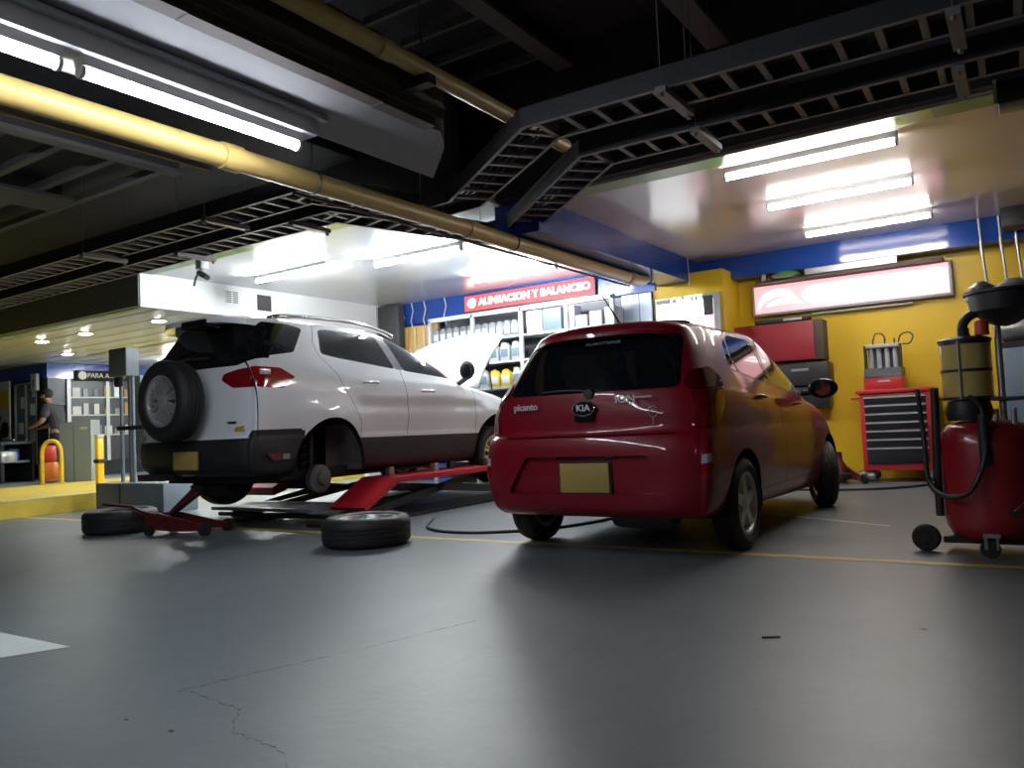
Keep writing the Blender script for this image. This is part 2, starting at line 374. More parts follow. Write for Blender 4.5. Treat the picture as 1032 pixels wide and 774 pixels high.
# cable ladders
def ladder(name, path, w, z, label, hang):
    o = empty(name, label=label, cat='cable ladder', group='cable ladders under the deck')
    P = [Vector((*p, 0)) for p in path]; N = []
    for i in range(len(P)):
        ds = []
        if i: ds.append((P[i]-P[i-1]).normalized())
        if i < len(P)-1: ds.append((P[i+1]-P[i]).normalized())
        n = Vector((0, 0, 0))
        for d in ds: n += Vector((-d.y, d.x, 0))
        n.normalize(); c = n.dot(Vector((-ds[0].y, ds[0].x, 0))); N.append(n/max(c, .5))
    for s in (0, w):
        bm = bmesh.new(); rows = []
        for p, n in zip(P, N):
            q0 = p+n*s; q1 = p+n*(s+.012 if s == 0 else s-.012)
            rows.append([bm.verts.new((q.x, q.y, zz)) for q, zz in ((q0, z), (q1, z), (q1, z+.12), (q0, z+.12))])
        for a, b in zip(rows, rows[1:]):
            for k in range(4): bm.faces.new([a[k], a[(k+1) % 4], b[(k+1) % 4], b[k]])
        for r_ in (rows[0], rows[-1]): bm.faces.new(r_)
        for a, b in zip(P, P[1:]): pass
        link('side_rail', bm, 'ladder', o)
        # bright bottom lips
        bm = bmesh.new()
        rows = []
        for p, n in zip(P, N):
            q0 = p+n*(s-.002); q1 = p+n*(s+.022 if s == 0 else s-.022)
            rows.append([bm.verts.new((q.x, q.y, zz)) for q, zz in ((q0, z-.004), (q1, z-.004), (q1, z+.001), (q0, z+.001))])
        for a, b in zip(rows, rows[1:]):
            for k in range(4): bm.faces.new([a[k], a[(k+1) % 4], b[(k+1) % 4], b[k]])
        link('rail_lip', bm, 'rung', o)
    for i, (a, b) in enumerate(zip(P, P[1:])):
        L = (b-a).length; d = (b-a)/L; n = Vector((-d.y, d.x, 0)); k = max(1, int(L/.185))
        if L < .3: continue
        for j in range(k):
            c = a+d*(L*(j+.5)/k); t0, t1 = c+n*.012, c+n*(w-.012)
            bm = bmesh.new(); h = d*.017
            vs = [bm.verts.new((q.x, q.y, zz)) for zz in (z+.004, z+.026) for q in (t0-h, t0+h, t1+h, t1-h)]
            for q in ((0, 1, 2, 3), (7, 6, 5, 4), (0, 4, 5, 1), (1, 5, 6, 2), (2, 6, 7, 3), (3, 7, 4, 0)): bm.faces.new([vs[v] for v in q])
            link('rung', bm, 'rung', o)
    for (hx, hy, ang) in hang:
        bm = bmesh.new(); mx = Matrix.Translation((hx, hy, z-.03)) @ Matrix.Rotation(ang, 4, 'Z')
        box(bm, -.03, -.06, -.02, .03, w+.06, .015, 0, mx)
        for yy in (-.045, w+.045):
            p = mx @ Vector((0, yy, 0)); tube(bm, [p, (p.x, p.y, 4.0)], .003, 6); tube(bm, [(p.x, p.y, z-.07), (p.x, p.y, z-.03)], .014, 6)
        link('cross_bracket', bm, 'rung', o)
    # cables lying in it
    bm = bmesh.new(); random.seed(int(path[0][1]*10))
    for k in range(4):
        off = .05+k*(w-.1)/3.5
        tube(bm, [tuple((p+n*(off+random.uniform(-.015, .015))) + Vector((0, 0, z+.045+k*.008))) for p, n in zip(P, N)], .010, 6)
    tag(link('cables', bm, 'black', o, True), kind='stuff')
    return o
LZ = 2.6
ladder('cable_ladder', [(-12, 3.93), (-4.32, 3.93), (-4.02, 4.93), (-3.74, 4.90), (-2.46, 3.97), (5, 4.12)], .31, LZ, 'dark galvanised cable ladder crossing below the upper yellow pipe, nearer the middle of the floor', [(-7.2, 3.93, 0), (-5.4, 3.93, 0), (-3.95, 4.85, .2), (-1.55, 3.98, 0), (-.19, 4.05, 0), (.9, 4.07, 0)])
ladder('cable_ladder', [(-12, 4.52), (-4.6, 4.46), (-4.15, 6.02), (-3.94, 5.98), (-2.44, 4.66), (5, 4.80)], .30, LZ, 'dark galvanised cable ladder running alongside the green ceiling edges', [(-6.6, 4.49, 0), (-5.0, 4.47, 0), (-4.05, 5.8, .2), (-1.62, 4.68, 0), (-.22, 4.75, 0), (.8, 4.76, 0)])

# girders and battens of the deck
def girder(x, y0, y1, z, w, label, m='girder'):
    o = empty('deck_girder', label=label, cat='girder', group='girders under the deck')
    B('web', 'deck', x-.02, y0, z+.03, x+.02, y1, 4.0, o); B('bottom_flange', m, x-w/2, y0, z, x+w/2, y1, z+.03, o)
girder(-3.10, -6.9, 5.75, 3.78, .16, 'light grey steel girder between the upper yellow pipe and the dark gap')
girder(-1.75, -6.9, 5.6, 3.5, .17, 'brownish steel girder at the top above the diagonal ladder')
girder(-5.75, -6.9, 3.9, 3.0, .12, 'grey steel girder left of the yellow pipe')
girder(-7.6, -6.9, 3.9, 3.1, .5, 'wide pale girder furthest into the dark left corner')
girder(-9.6, -6.9, 4.2, 3.1, .16, 'narrow girder at the dark left edge')
bt = empty('ceiling_batten_grid', label='grid of thin battens beside the light grey girder overhead', cat='battens')
B('edge_rail', 'rung', -3.98, -6.9, 3.80, -3.95, 5.9, 3.84, bt)
for k in range(26): B('batten', 'girder', -3.95, -5+k*.42, 3.82, -3.18, -4.96+k*.42, 3.88, bt)
bt = empty('ceiling_batten_grid', label='grid of grey battens in the dark ceiling left of the yellow pipe', cat='battens')
for k in range(20): B('batten', 'girder', -9.5, -4+k*.42, 3.14, -5.8, -3.93+k*.42, 3.20, bt)
B('batten_backing', 'deck', -12, -6.9, 3.3, -5.0, 5.2, 3.34, bt)

# ------------------------------------------------------------------ signs, bay walls
def sign_red():
    o = empty('lit_sign', (-6.0, 9.45, 2.66), label='long red lit sign about wheel alignment above the bottle shelves', cat='sign')
    x0, x1, z0, z1 = -.98, 1.17, -.13, .09
    B('sign_case', 'black', x0-.02, -.0, z0-.02, x1+.02, .05, z1+.02, o)
    B('sign_face', 'signr', x0, -.012, z0, x1, 0, z1, o)
    text('lettering', 'ALINEACION Y BALANCEO', .145, 'signw', FY(.20, -.016, -.02), o, sx=1.04)
    bm = bmesh.new(); lathe(bm, [(0, -.02), (.075, -.02), (.075, -.012)], 'y', 20, (-.85, 0, -.02)); link('logo_disc', bm, 'signo', o)
    bm = bmesh.new(); prism(bm, [(-.93, -.03), (-.88, .03), (-.80, .045), (-.76, .0), (-.82, -.02)], 'y', -.026, -.02); link('logo_car', bm, 'signw', o)
sign_red()
def swoosh(bm, cx, cz, rx, rz, a0, a1, t, y0, y1, n=20):
    P = []
    for i in range(n+1):
        a = a0+(a1-a0)*i/n; P.append((cx+rx*math.cos(a), cz+rz*math.sin(a)))
    Q = []
    for i in range(n+1):
        a = a0+(a1-a0)*i/n; k = 1-t*math.sin(PI*i/n); Q.append((cx+rx*k*math.cos(a), cz+rz*k*math.sin(a)-.004))
    for i in range(n):
        q = [P[i], P[i+1], Q[i+1], Q[i]]; prism(bm, q, 'y', y0, y1)
def sign_big():
    o = empty('lit_sign', (-1.79, 10.1, 2.235), label='long white and pink lit sign box with red car emblem on yellow wall', cat='sign')
    B('sign_case', 'alu', -1.11, -.06, -.20, 1.11, .04, .20, o, .006)
    B('sign_face', 'signp', -1.08, -.07, -.17, 1.08, -.06, .17, o)
    bm = bmesh.new()
    swoosh(bm, -.80, -.11, .24, .22, PI*1.02, PI*.12, .35, -.078, -.07)
    swoosh(bm, -.72, -.12, .22, .10, PI*.9, PI*.1, .5, -.078, -.07)
    link('car_emblem', bm, 'signw', o)
    bm = bmesh.new(); prism(bm, [(-.5, .02), (-.42, .10), (0, .12), (.5, .13), (.80, .11), (.86, -.01), (.78, -.13), (.1, -.14), (-.3, -.13), (-.46, -.08)], 'y', -.076, -.07); link('pale_panel', bm, 'signp2', o)
    bm = bmesh.new(); prism(bm, [(-.40, -.06), (-.36, .07), (.1, .09), (.62, .09), (.66, -.04), (.3, -.09), (-.2, -.09)], 'y', -.080, -.076); link('white_panel', bm, 'signw2', o)
    bm = bmesh.new(); prism(bm, [(.74, -.10), (.86, .12), (.89, .12), (.78, -.10)], 'y', -.084, -.07); prism(bm, [(.82, -.08), (.93, .12), (.955, .12), (.85, -.08)], 'y', -.084, -.07); link('slash_mark', bm, 'signw', o)
sign_big()
o = empty('green_bag', (-2.45, 9.95, 2.452), label='green bag on the ledge above the long pink sign', cat='bag')
LT('bag_body', 'green', [(0, 0), (.16, .0), (.20, .03), (.15, .07), (.06, .095), (0, .1)], parent=o, n=16); LT('bag_cap', 'labelw', [(0, 0), (.03, 0), (.03, .12), (.02, .14), (0, .14)], n=10, c=(-.27, 0, 0), parent=o)
lg = empty('wall_ledge', label='grey ledge under the blue beam holding the green bag', cat='ledge')
B('ledge_board', 'rust', -2.8, 9.86, 2.42, -.75, 10.14, 2.45, lg); B('ledge_front', 'steel', -2.2, 9.84, 2.45, -1.2, 9.86, 2.52, lg)
T('under_sign_rod', 'alu', [(-2.2, 10.08, 2.0), (-1.1, 10.08, 2.0)], .012, lg)
# poster on the pier
o = empty('lit_poster', (-3.56, 9.50, 2.0), label='glaring white lit poster on the yellow pier behind the red car roof', cat='poster')
B('poster_frame', 'alu', -.42, -.02, -.62, .42, .018, .33, o, .004)
B('poster_face', 'signpaper', -.40, -.03, -.60, .34, -.02, .26, o)
B('dark_corner', 'black', .22, -.034, .06, .34, -.03, .30, o); B('pink_corner', 'signp', .12, -.035, -.30, .34, -.03, .06, o)
text('lettering', 'ONETE', .13, 'signw', FY(.0, -.034, .275), o); text('lettering', '1', .22, 'signw', FY(.24, -.038, -.06), o)
B('poster_head', 'greycab', -.40, -.026, .26, .22, -.02, .31, o)
# pale board left of the pier
o = empty('pale_board', (-4.2, 9.5, 0), label='pale blue glossy wall board beside the yellow pier', cat='board')
B('board_panel', 'palewall', -.22, -.03, .9, .17, .0, 2.44, o); B('board_edge', 'alu', -.24, -.035, .9, -.22, .0, 2.44, o); B('board_joint', 'dark_steel', .0, -.034, .9, .008, -.03, 2.44, o)

# bottle shelf
sh = empty('bottle_shelf', (-7.42, 9.5, 0), label='tall aluminium shelf unit of oil bottles behind the white hood', cat='shelf')
SW = 3.0; posts = [0, .78, 1.60, 2.32, SW]
for px in posts: B('post', 'alu', px-.025, -.38, 0, px+.025, -.33, 2.43, sh, .004)
B('top_rail', 'alu', -.02, -.38, 2.38, SW+.02, -.33, 2.44, sh)
shz = [.3, .8, 1.12, 1.50, 1.82, 2.10]
SZ = [.35, .90, 1.36, 1.72, 2.06]
for z in SZ: B('shelf_board', 'alu', 0, -.36, z-.03, SW, 0, z, sh)
B('back_panel', 'dark_steel', 0, .0, 0, SW, .01, 2.43, sh)
def bottle(kind, h, w, m, lm):
    o = empty('oil_bottle')
    bm = bmesh.new(); box(bm, -w/2, -.05, 0, w/2, .05, h*.72, .012)
    prism(bm, [(-w/2+.01, h*.70), (w/2-.01, h*.70), (w*.12, h*.93), (-w*.32, h*.93)], 'y', -.04, .04); link('bottle_body', bm, m, o, True)
    LT('cap', 'black' if m != 'bottley' else 'redbright', [(0, h*.92), (.022, h*.92), (.022, h), (0, h)], n=10, c=(-w*.1, 0, 0), parent=o)
    B('bottle_label', lm, -w*.38, -.054, h*.18, w*.38, -.049, h*.6, o)
    return o
protos = {'g': bottle('g', .23, .115, 'bottleg', 'labelw'), 'w': bottle('w', .27, .15, 'bottlew', 'machgrey'), 'y': bottle('y', .25, .16, 'bottley', 'labelw')}
used = set()
def put(kind, x, y, z, label, group):
    if kind in used: o = copy_tree(protos[kind])
    else: o = protos[kind]; used.add(kind)
    o.location = (x, y, z); tag(o, label, 'bottle', group); return o
for k in range(6): put('g', -7.32+k*.125, 9.2, 2.06, 'grey oil bottles in the top row of the shelf section nearest the blue wall', 'top row oil bottles, first section')
for k in range(6): put('g', -6.56+k*.125, 9.2, 2.06, 'grey oil bottles in the top row right above the raised white hood tip', 'top row oil bottles, second section')
for k in range(4): put('w', -6.50+k*.19, 9.2, 1.72, 'pale jugs with a grey label on the second shelf beside the hood tip', 'jugs on the second shelf')
for k in range(4): put('y' if k in (1, 2) else 'w', -6.50+k*.19, 9.2, 1.36, ('yellow jugs' if k in (1, 2) else 'pale jugs')+' with a label on the third shelf down', ('yellow' if k in (1, 2) else 'pale')+' jugs on the third shelf')
for k in range(5): put('g', -7.3+k*.14, 9.2, 1.36, 'grey bottles on the third shelf behind the mirror of the white car', 'third shelf bottles, first section')
for k, (x, wd, m) in enumerate([(-5.62, .24, 'paper'), (-5.33, .27, 'machgrey'), (-5.06, .13, 'paper')]):
    o = B('part_box', m, x-wd/2, 9.16, 2.06, x+wd/2, 9.36, 2.36, bev=.005); tag(o, ['white carton on the top shelf left of the dark box', 'dark grey carton between two white ones on the top shelf', 'narrow white carton on the top shelf right of the dark box'][k], 'box')
for k in range(3):
    o = B('part_box', 'bottlew', -5.0+k*.22, 9.18, 2.06, -4.82+k*.22, 9.36, 2.22+.03*k, bev=.005); tag(o, 'low grey packs on the top shelf behind the car aerial', 'box', 'packs behind the aerial')
sg = empty('amber_locker', (-8.1, 9.48, 0), label='amber brown hanging panel between the blue wall and the bottle shelf', cat='panel')
B('panel_body', 'brownsh', -.28, -.05, 1.0, .6, .0, 2.42, sg)
for k in range(5): B('rib', 'pipe', -.2+k*.17, -.06, 1.0, -.17+k*.17, -.05, 2.4, sg)
o = empty('white_panel_lamp', (-8.35, 9.48, 2.58), label='small white oval plate on the blue beam behind the white car', cat='plate')
bm = bmesh.new(); prism(bm, [(-.13+.03*math.cos(a), 0+.05*math.sin(a)) for a in [PI/2+i*PI/6 for i in range(7)]]+[(.13+.03*math.cos(a), .05*math.sin(a)) for a in [-PI/2+i*PI/6 for i in range(7)]], 'y', -.02, .0); link('plate_face', bm, 'labelw', o)
o = empty('dark_rack', (-8.45, 9.3, 0), label='dark wire rack with cables in the corner behind the white car', cat='rack')
B('rack_back', 'deck', -.15, .0, 2.1, .28, .14, 2.78, o)
for k in range(7):
    T('rack_wire', 'dark_steel', [(-.15+k*.07, -.02, 2.1), (-.15+k*.07, -.02, 2.78)], .006, o, 6)
for i, (x, l) in enumerate([(-8.0, 'tangled grey cables'), (-7.75, 'thin white cable'), (-7.35, 'white cord')]):
    T('hanging_cable', 'labelw', [(x, 9.42, 2.79), (x+.03, 9.42, 2.66), (x-.02, 9.42, 2.5), (x+.02, 9.42, 2.38)], .008, None, 6)
    tag(bpy.data.objects[-1] if False else [q for q in C.objects if q.name.startswith('hanging_cable')][-1], ['white cable hanging nearest the dark rack', 'white cable hanging between two others before the blue beam', 'white cable hanging nearest the red lit sign'][i], 'cable')
o = T('hanging_wire', 'labelw', [(-3.45, 9.3, 2.79), (-3.44, 9.3, 2.42)], .007, None, 6); tag(o, 'thin white wire hanging before the glaring poster', 'wire')

# vents and camera on the white fascia
v = empty('wall_vent', (-8.6, 6.56, 2.645), label='white slatted vent on the white fascia', cat='vent')
B('vent_frame', 'whitep', 0, -.10, -.085, .012, .10, .085, v)
for k in range(6):
    for s in (-.09, .01): B('vent_slot', 'shadegrey', .012, s, -.075+k*.026, .014, s+.08, -.060+k*.026, v)
v = empty('wall_opening', (-8.6, 7.08, 2.62), label='square black opening in the white fascia beside the vent', cat='vent')
B('opening_frame', 'deck', 0, -.10, -.09, .01, .10, .09, v); B('opening_rim', 'black', .0, -.115, -.105, .006, .115, .105, v)
cm = empty('security_camera', (-7.5, 5.35, 2.80), label='small white security camera under the green ceiling edge', cat='camera')
B('mount', 'paper', -.05, -.05, -.12, .05, .05, 0, cm, .01)
T('camera_arm', 'dark_steel', [(0, 0, -.1), (-.05, -.05, -.22), (-.08, -.05, -.30)], .012, cm, 8)
T('camera_body', 'paper', [(-.02, -.02, -.16), (.18, -.08, -.24)], .035, cm, 14); T('camera_lens', 'black', [(.17, -.078, -.236), (.21, -.09, -.252)], .030, cm, 14)

# ------------------------------------------------------------------ right wall objects
rc_ = empty('wall_cabinet', (-2.55, 9.9, 1.43), label='long dark red wall cabinet on the yellow wall behind the red car', cat='cabinet')
B('cabinet_body', 'rust', -.8, -.02, 0, .50, .24, .48, rc_, .006); B('door', 'redcab', -.79, -.045, .01, .40, -.02, .47, rc_, .004)
o = empty('tool_case', (-2.5, 9.95, 1.915), label='flat black tool case lying on the red wall cabinet', cat='case')
B('case_body', 'black', -.35, -.06, 0, .30, .1, .05, o, .01); B('case_label', 'paper', .0, -.064, .015, .22, -.06, .04, o)
o = empty('hanging_machine', (-2.32, 9.85, 1.02), label='dark machine hanging under the dark red wall cabinet', cat='machine')
B('machine_body', 'black', -.35, -.05, .1, .32, .28, .38, o, .03); B('machine_base', 'dark_steel', -.2, -.03, -.18, .30, .28, .1, o, .05); B('machine_panel', 'steel', -.1, -.055, .28, .1, -.05, .31, o)
tc_ = empty('tool_cabinet', (-1.28, 9.75, 0), label='red roller tool cabinet with seven black drawers against the yellow wall', cat='tool cabinet')
B('cabinet_body', 'redtool', -.36, -.22, .13, .36, .24, .98, tc_, .008); B('cabinet_top', 'redtool', -.39, -.25, .98, .39, .26, 1.02, tc_, .006)
zs = [.965, .87, .775, .68, .585, .49, .395, .23]
zs = [.955, .862, .768, .674, .58, .486, .392, .20]
for a, b in zip(zs, zs[1:]):
    d = B('drawer', 'drawer', -.31, -.238, b+.004, .30, -.22, a-.004, tc_, .003); B('drawer_handle', 'alu', -.31, -.25, a-.03, .30, -.236, a-.012, d)
B('side_pocket', 'black', .36, -.18, .3, .42, .2, .9, tc_, .01)
T('side_handle', 'redtool', [(-.36, -.2, .93), (-.44, -.2, .93), (-.44, .1, .93), (-.36, .1, .93)], .011, tc_)
for sx in (-.3, .3):
    for sy in (-.16, .18):
        w = LT('caster', 'rubber', [(0, -.018), (.05, -.018), (.055, 0), (.05, .018), (0, .018)], 'y', 18, (sx, sy, .055), tc_); B('caster_fork', 'steel', sx-.025, sy-.025, .055, sx+.025, sy+.025, .13, w)
inj = empty('injector_tester', (-1.39, 9.74, 1.02), label='red bench tester with glass tubes standing on the red tool cabinet', cat='tester')
B('tester_base', 'redtool', -.20, -.16, 0, .20, .16, .14, inj, .01)
bm = bmesh.new(); prism(bm, [(-.17, .14), (-.13, .24), (.16, .24), (.16, .14)], 'x', -.19, .19); link('control_panel', bm, 'dark_steel', inj)
B('back_plate', 'machgrey', -.17, .06, .24, .17, .12, .50, inj); B('top_bar', 'alu', -.18, -.08, .47, .18, .12, .51, inj, .008)
for k in range(4): LT('glass_tube', 'lampclear', [(0, .24), (.026, .24), (.026, .47), (0, .47)], n=12, c=(-.125+k*.083, -.02, 0), parent=inj)
bm = bmesh.new(); [box(bm, s-.01, -.1, .24, s+.01, .0, .5) for s in (-.18, .18)]; link('upright', bm, 'black', inj)
for x0 in (-.1, .02, .12): T('nozzle', 'black', [(x0, 0, .51), (x0, 0, .57)], .008, inj, 8)
T('hose', 'black', smooth_path([(-.1, 0, .55), (-.07, 0, .63), (0, 0, .62), (.03, 0, .55)]), .007, inj, 8)
T('hose', 'black', smooth_path([(.16, 0, .52), (.19, 0, .60), (.27, 0, .62), (.31, 0, .57), (.27, 0, .50), (.2, 0, .50)]), .008, inj, 8)
B('brand_strip', 'labelw', -.05, -.163, .085, .07, -.16, .10, inj)

def trolley_jack(loc, rz, label, small=False):
    o = empty('trolley_jack', loc, rz, label, 'jack')
    bm = bmesh.new()
    for s in (-.12, .10): prism(bm, [(-.33, .05), (-.36, .17), (-.20, .19), (.25, .10), (.36, .09), (.36, .04), (0, .03)], 'y', s, s+.02)
    box(bm, -.30, -.10, .06, -.2, .10, .15)
    link('jack_frame', bm, 'dkred', o)
    bm = bmesh.new(); A = .42 if not small else .1
    prism(bm, [(-.22, .12), (-.16, .18), (.12, A-.02), (.17, A-.06)], 'y', -.05, .05); link('lift_arm', bm, 'dkred', o)
    LT('saddle', 'dark_steel', [(0, A-.05), (.06, A-.05), (.07, A), (.05, A+.01), (0, A)], c=(.15, 0, 0), n=16, parent=o)
    for x_, r_ in ((.33, .055), (-.27, .045)):
        for s in (-.15, .15): LT('wheel', 'black', [(0, -.02), (r_, -.02), (r_, .02), (0, .02)], 'y', 18, (x_, s, r_), o)
    if not small: T('jack_handle', 'dkred', [(-.28, 0, .15), (-.5, .01, .19), (-.62, .02, .235), (-1.0, .05, .262)], .014, o)
    return o
trolley_jack((-6.36, 4.30, 0), R(14), 'dark red trolley jack under the tail of the white car')
j2 = trolley_jack((-1.90, 9.55, 0), R(-60), 'small trolley jack on the floor left of the red tool cabinet', True)
LT('jack_post', 'dkred', [(0, .1), (.09, .1), (.07, .2), (.04, .24), (.035, .33), (.04, .34), (0, .34)], n=14, parent=j2)
o = empty('bottle_canister', (-1.62, 9.62, 0), label='small silver canister lying between the little jack and the tool cabinet', cat='canister')
LT('canister_body', 'steel', [(0, -.09), (.055, -.09), (.062, -.07), (.062, .07), (.05, .09), (0, .09)], 'x', 16, (0, 0, .062), o); LT('canister_cap', 'black', [(0, .09), (.02, .09), (.02, .12), (0, .12)], 'x', 10, (0, 0, .062), o)

# oil drainer
dr = empty('oil_drainer', (-.24, 5.15, 0), label='tall red waste oil drainer on wheels with amber glass cylinder and black bowl', cat='oil drainer')
LT('tank', 'reddark', [(0, .065), (.14, .07), (.20, .10), (.225, .15), (.232, .20), (.232, .60), (.222, .665), (.19, .705), (.12, .725), (0, .73)], n=48, parent=dr)
B('under_frame', 'dark_steel', -.24, -.10, .055, .22, .12, .09, dr)
for (x, y, r, l) in [(-.33, -.06, .075, 0), (.25, .02, .075, 0)]:
    w = LT('wheel', 'rubber', [(0, -.022), (r-.01, -.022), (r, -.012), (r, .012), (r-.01, .022), (0, .022)], 'y', 28, (x, y, r), dr); LT('wheel_hub', 'black', [(0, -.028), (.03, -.028), (.035, -.02), (.035, .028), (0, .028)], 'y', 14, (x, y, r), w)
w = LT('caster', 'rubber', [(0, -.015), (.045, -.015), (.05, 0), (.045, .015), (0, .015)], 'y', 20, (-.01, -.24, .05), dr)
bm = bmesh.new(); box(bm, -.035, -.265, .05, -.02, -.22, .12); box(bm, .02, -.265, .05, .03, -.22, .12); box(bm, -.04, -.26, .11, .04, -.1, .13); link('caster_fork', bm, 'steel', w)
LT('tank_neck', 'black', [(0, .73), (.11, .73), (.12, .78), (.105, .84), (0, .86)], n=24, c=(-.075, 0, 0), parent=dr)
gc = LT('amber_cylinder', 'amber', [(0, .86), (.125, .86), (.125, 1.17), (0, 1.17)], n=36, c=(-.075, 0, 0), parent=dr)
bm = bmesh.new()
bm.free()
for z in (.855, 1.01, 1.165): LT('cylinder_ring', 'dark_steel', [(.124, z-.008), (.130, z-.008), (.130, z+.008), (.124, z+.008)], n=36, c=(-.075, 0, 0), parent=gc)
for a in (20, 140, 260): T('tie_rod', 'steel', [(-.075+.13*math.cos(R(a)), .13*math.sin(R(a)), .85), (-.075+.13*math.cos(R(a)), .13*math.sin(R(a)), 1.18)], .006, gc, 6)
LT('cylinder_lid', 'black', [(0, 1.17), (.135, 1.17), (.135, 1.185), (.1, 1.20), (.03, 1.205), (.03, 1.25), (0, 1.25)], n=32, c=(-.075, 0, 0), parent=dr)
T('bowl_post', 'steel', [(.09, 0, .72), (.09, 0, 1.3)], .018, dr)
LT('valve', 'redbright', [(0, 1.20), (.035, 1.20), (.035, 1.27), (.02, 1.28), (0, 1.28)], n=16, c=(.02, -.08, 0), parent=dr)
T('bent_pipe', 'black', smooth_path([(-.06, -.04, 1.19), (-.075, -.05, 1.25), (-.05, -.05, 1.30), (.0, -.04, 1.33)]), .026, dr, 12)
bw = LT('collecting_bowl', 'black', [(0, 1.24), (.05, 1.25), (.10, 1.28), (.165, 1.33), (.175, 1.42), (.195, 1.425), (.195, 1.44), (.17, 1.44), (.15, 1.35), (.08, 1.30), (0, 1.28)], n=36, c=(.13, 0, 0), parent=dr)
for dx_, rr_ in ((.03, .085), (.19, .11)): LT('bowl_screen', 'steel', [(0, 1.40), (rr_, 1.40), (rr_*.8, 1.47), (rr_*.3, 1.50), (0, 1.505)], n=28, c=(dx_, .0, 0), parent=bw)
T('drain_hose', 'black', smooth_path([(-.06, -.12, .86), (.0, -.22, .78), (.0, -.26, .55), (-.08, -.28, .36), (-.2, -.26, .33), (-.29, -.12, .40), (-.31, -.02, .62), (-.33, .0, .92)]), .014, dr, 10)
T('down_tube', 'black', [(.0, -.235, .76), (.0, -.24, .50)], .028, dr, 12)
T('side_handle', 'black', [(-.235, -.06, .92), (-.24, -.06, .75), (-.25, -.06, .45), (-.25, -.06, .2)], .022, dr, 12)
for x in (.06, .14): T('tank_fitting', 'steel', [(x, -.12, .70), (x, -.12, .79)], .014, dr, 8)
LT('drain_tap', 'dark_steel', [(0, -.27), (.022, -.27), (.022, -.22), (0, -.22)], 'y', 12, (.11, 0, .25), dr)
T('tap_lever', 'dkred', [(.11, -.27, .25), (.16, -.28, .30)], .007, dr, 6)
T('white_pole', 'labelw', [(.235, -.10, .18), (.225, -.10, .58)], .009, dr, 8)
T('arm_bar', 'dark_steel', [(-.05, .0, .86), (.1, -.1, .84), (.5, -.1, .85)], .012, dr, 8)

mg = empty('wall_compressor', (-.05, 9.55, 0), label='blue grey machine with an electric motor behind the oil drainer', cat='machine')
B('machine_case', 'machgrey', -.22, -.2, .1, .5, .4, 1.36, mg, .01)
LT('motor', 'steel', [(0, -.25), (.12, -.25), (.135, -.2), (.135, .22), (.11, .26), (0, .26)], 'x', 28, (.05, -.05, 1.56), mg); LT('motor_cap', 'black', [(0, .22), (.145, .22), (.15, .30), (.1, .34), (0, .34)], 'x', 28, (.05, -.05, 1.56), mg)
B('motor_plate', 'dark_steel', -.22, -.2, 1.36, .5, .3, 1.42, mg)
B('machine_door', 'greycab', .0, -.21, .9, .2, -.2, 1.2, mg)
o = T('orange_hose', 'orange', smooth_path([(.02, 5.3, 1.30), (.04, 5.28, 1.15), (.03, 5.25, 1.02), (.08, 5.24, .88), (.12, 5.2, .80), (.10, 5.1, .86)]), .016, None, 12); tag(o, 'orange hose hanging beside the amber cylinder of the oil drainer', 'hose')
o = T('grey_hose', 'steel', smooth_path([(-.08, 5.1, 1.44), (-.0, 5.15, 1.47), (.03, 5.2, 1.40), (.02, 5.3, 1.25)]), .012, None, 10); tag(o, 'grey hose looping over the rim of the black bowl', 'hose')
for i, (x, x2) in enumerate([(-.38, -.45), (-.20, -.17), (-.06, .0)]):
    o = empty('hanging_air_line', (x, 9.8, 2.79), label=['steel air line hanging from the bay ceiling nearest the pink sign', 'steel air line hanging from the bay ceiling, middle of three', 'steel air line hanging from the bay ceiling nearest the frame edge'][i], cat='air line', group='air lines by the blue beam')
    T('upper_line', 'labelw', [(0, 0, 0), (.01, -.02, -.26)], .011, o, 8); T('coupling', 'steel', [(.01, -.02, -.24), (.012, -.02, -.34)], .020, o, 10); T('lower_line', 'steel', [(.012, -.02, -.34), (.05, -.02, -.95)], .014, o, 8)
o = empty('ceiling_box', (.18, 5.72, 2.80), label='dark box with bright rod under the beige ceiling edge at the frame side', cat='box')
B('box_body', 'drawer', -.25, .0, -.14, .3, .22, .0, o, .008); B('box_edge', 'labelw', -.27, -.0, -.13, -.25, .22, .02, o); T('box_rod', 'labelw', [(-.08, -.01, -.06), (-.06, -.03, -.16)], .012, o, 8)
o = empty('wall_speaker', (-.0, 9.6, 2.80), label='black speaker under the beige ceiling next to the blue beam', cat='speaker')
B('speaker_body', 'black', -.17, -.1, -.20, .25, .2, .0, o, .01)
o = empty('white_folded_sheet', (.13, 10.08, 2.07), label='white crumpled sheet above the black bowl at the frame side', cat='sheet')
bm = bmesh.new(); random.seed(4)
g = [[bm.verts.new((-.12+.08*i, random.uniform(-.03, .03), .0+.06*j+.05*i)) for j in range(5)] for i in range(5)]
for i in range(4):
    for j in range(4): bm.faces.new([g[i][j], g[i+1][j], g[i+1][j+1], g[i][j+1]])
s_ = link('sheet_body', bm, 'paper', o); s_.modifiers.new('t', 'SOLIDIFY').thickness = .004
o = empty('floor_hose', label='black hose lying on the floor in front of the red tool cabinet', cat='hose')
T('hose_run', 'black', smooth_path([(-3.4, 8.2, .012), (-2.3, 8.5, .012), (-1.6, 8.55, .012), (-1.1, 8.9, .012), (-.8, 9.6, .012), (-.72, 10.0, .05)]), .012, o, 8)
o = empty('floor_hose', label='black air hose curving from the lift towards the red car', cat='hose')
T('hose_run', 'black', smooth_path([(-4.6, 5.6, .012), (-4.2, 5.05, .012), (-3.7, 4.95, .012), (-3.2, 5.3, .012), (-3.0, 6.0, .012), (-3.1, 7.0, .012)]), .012, o, 8)
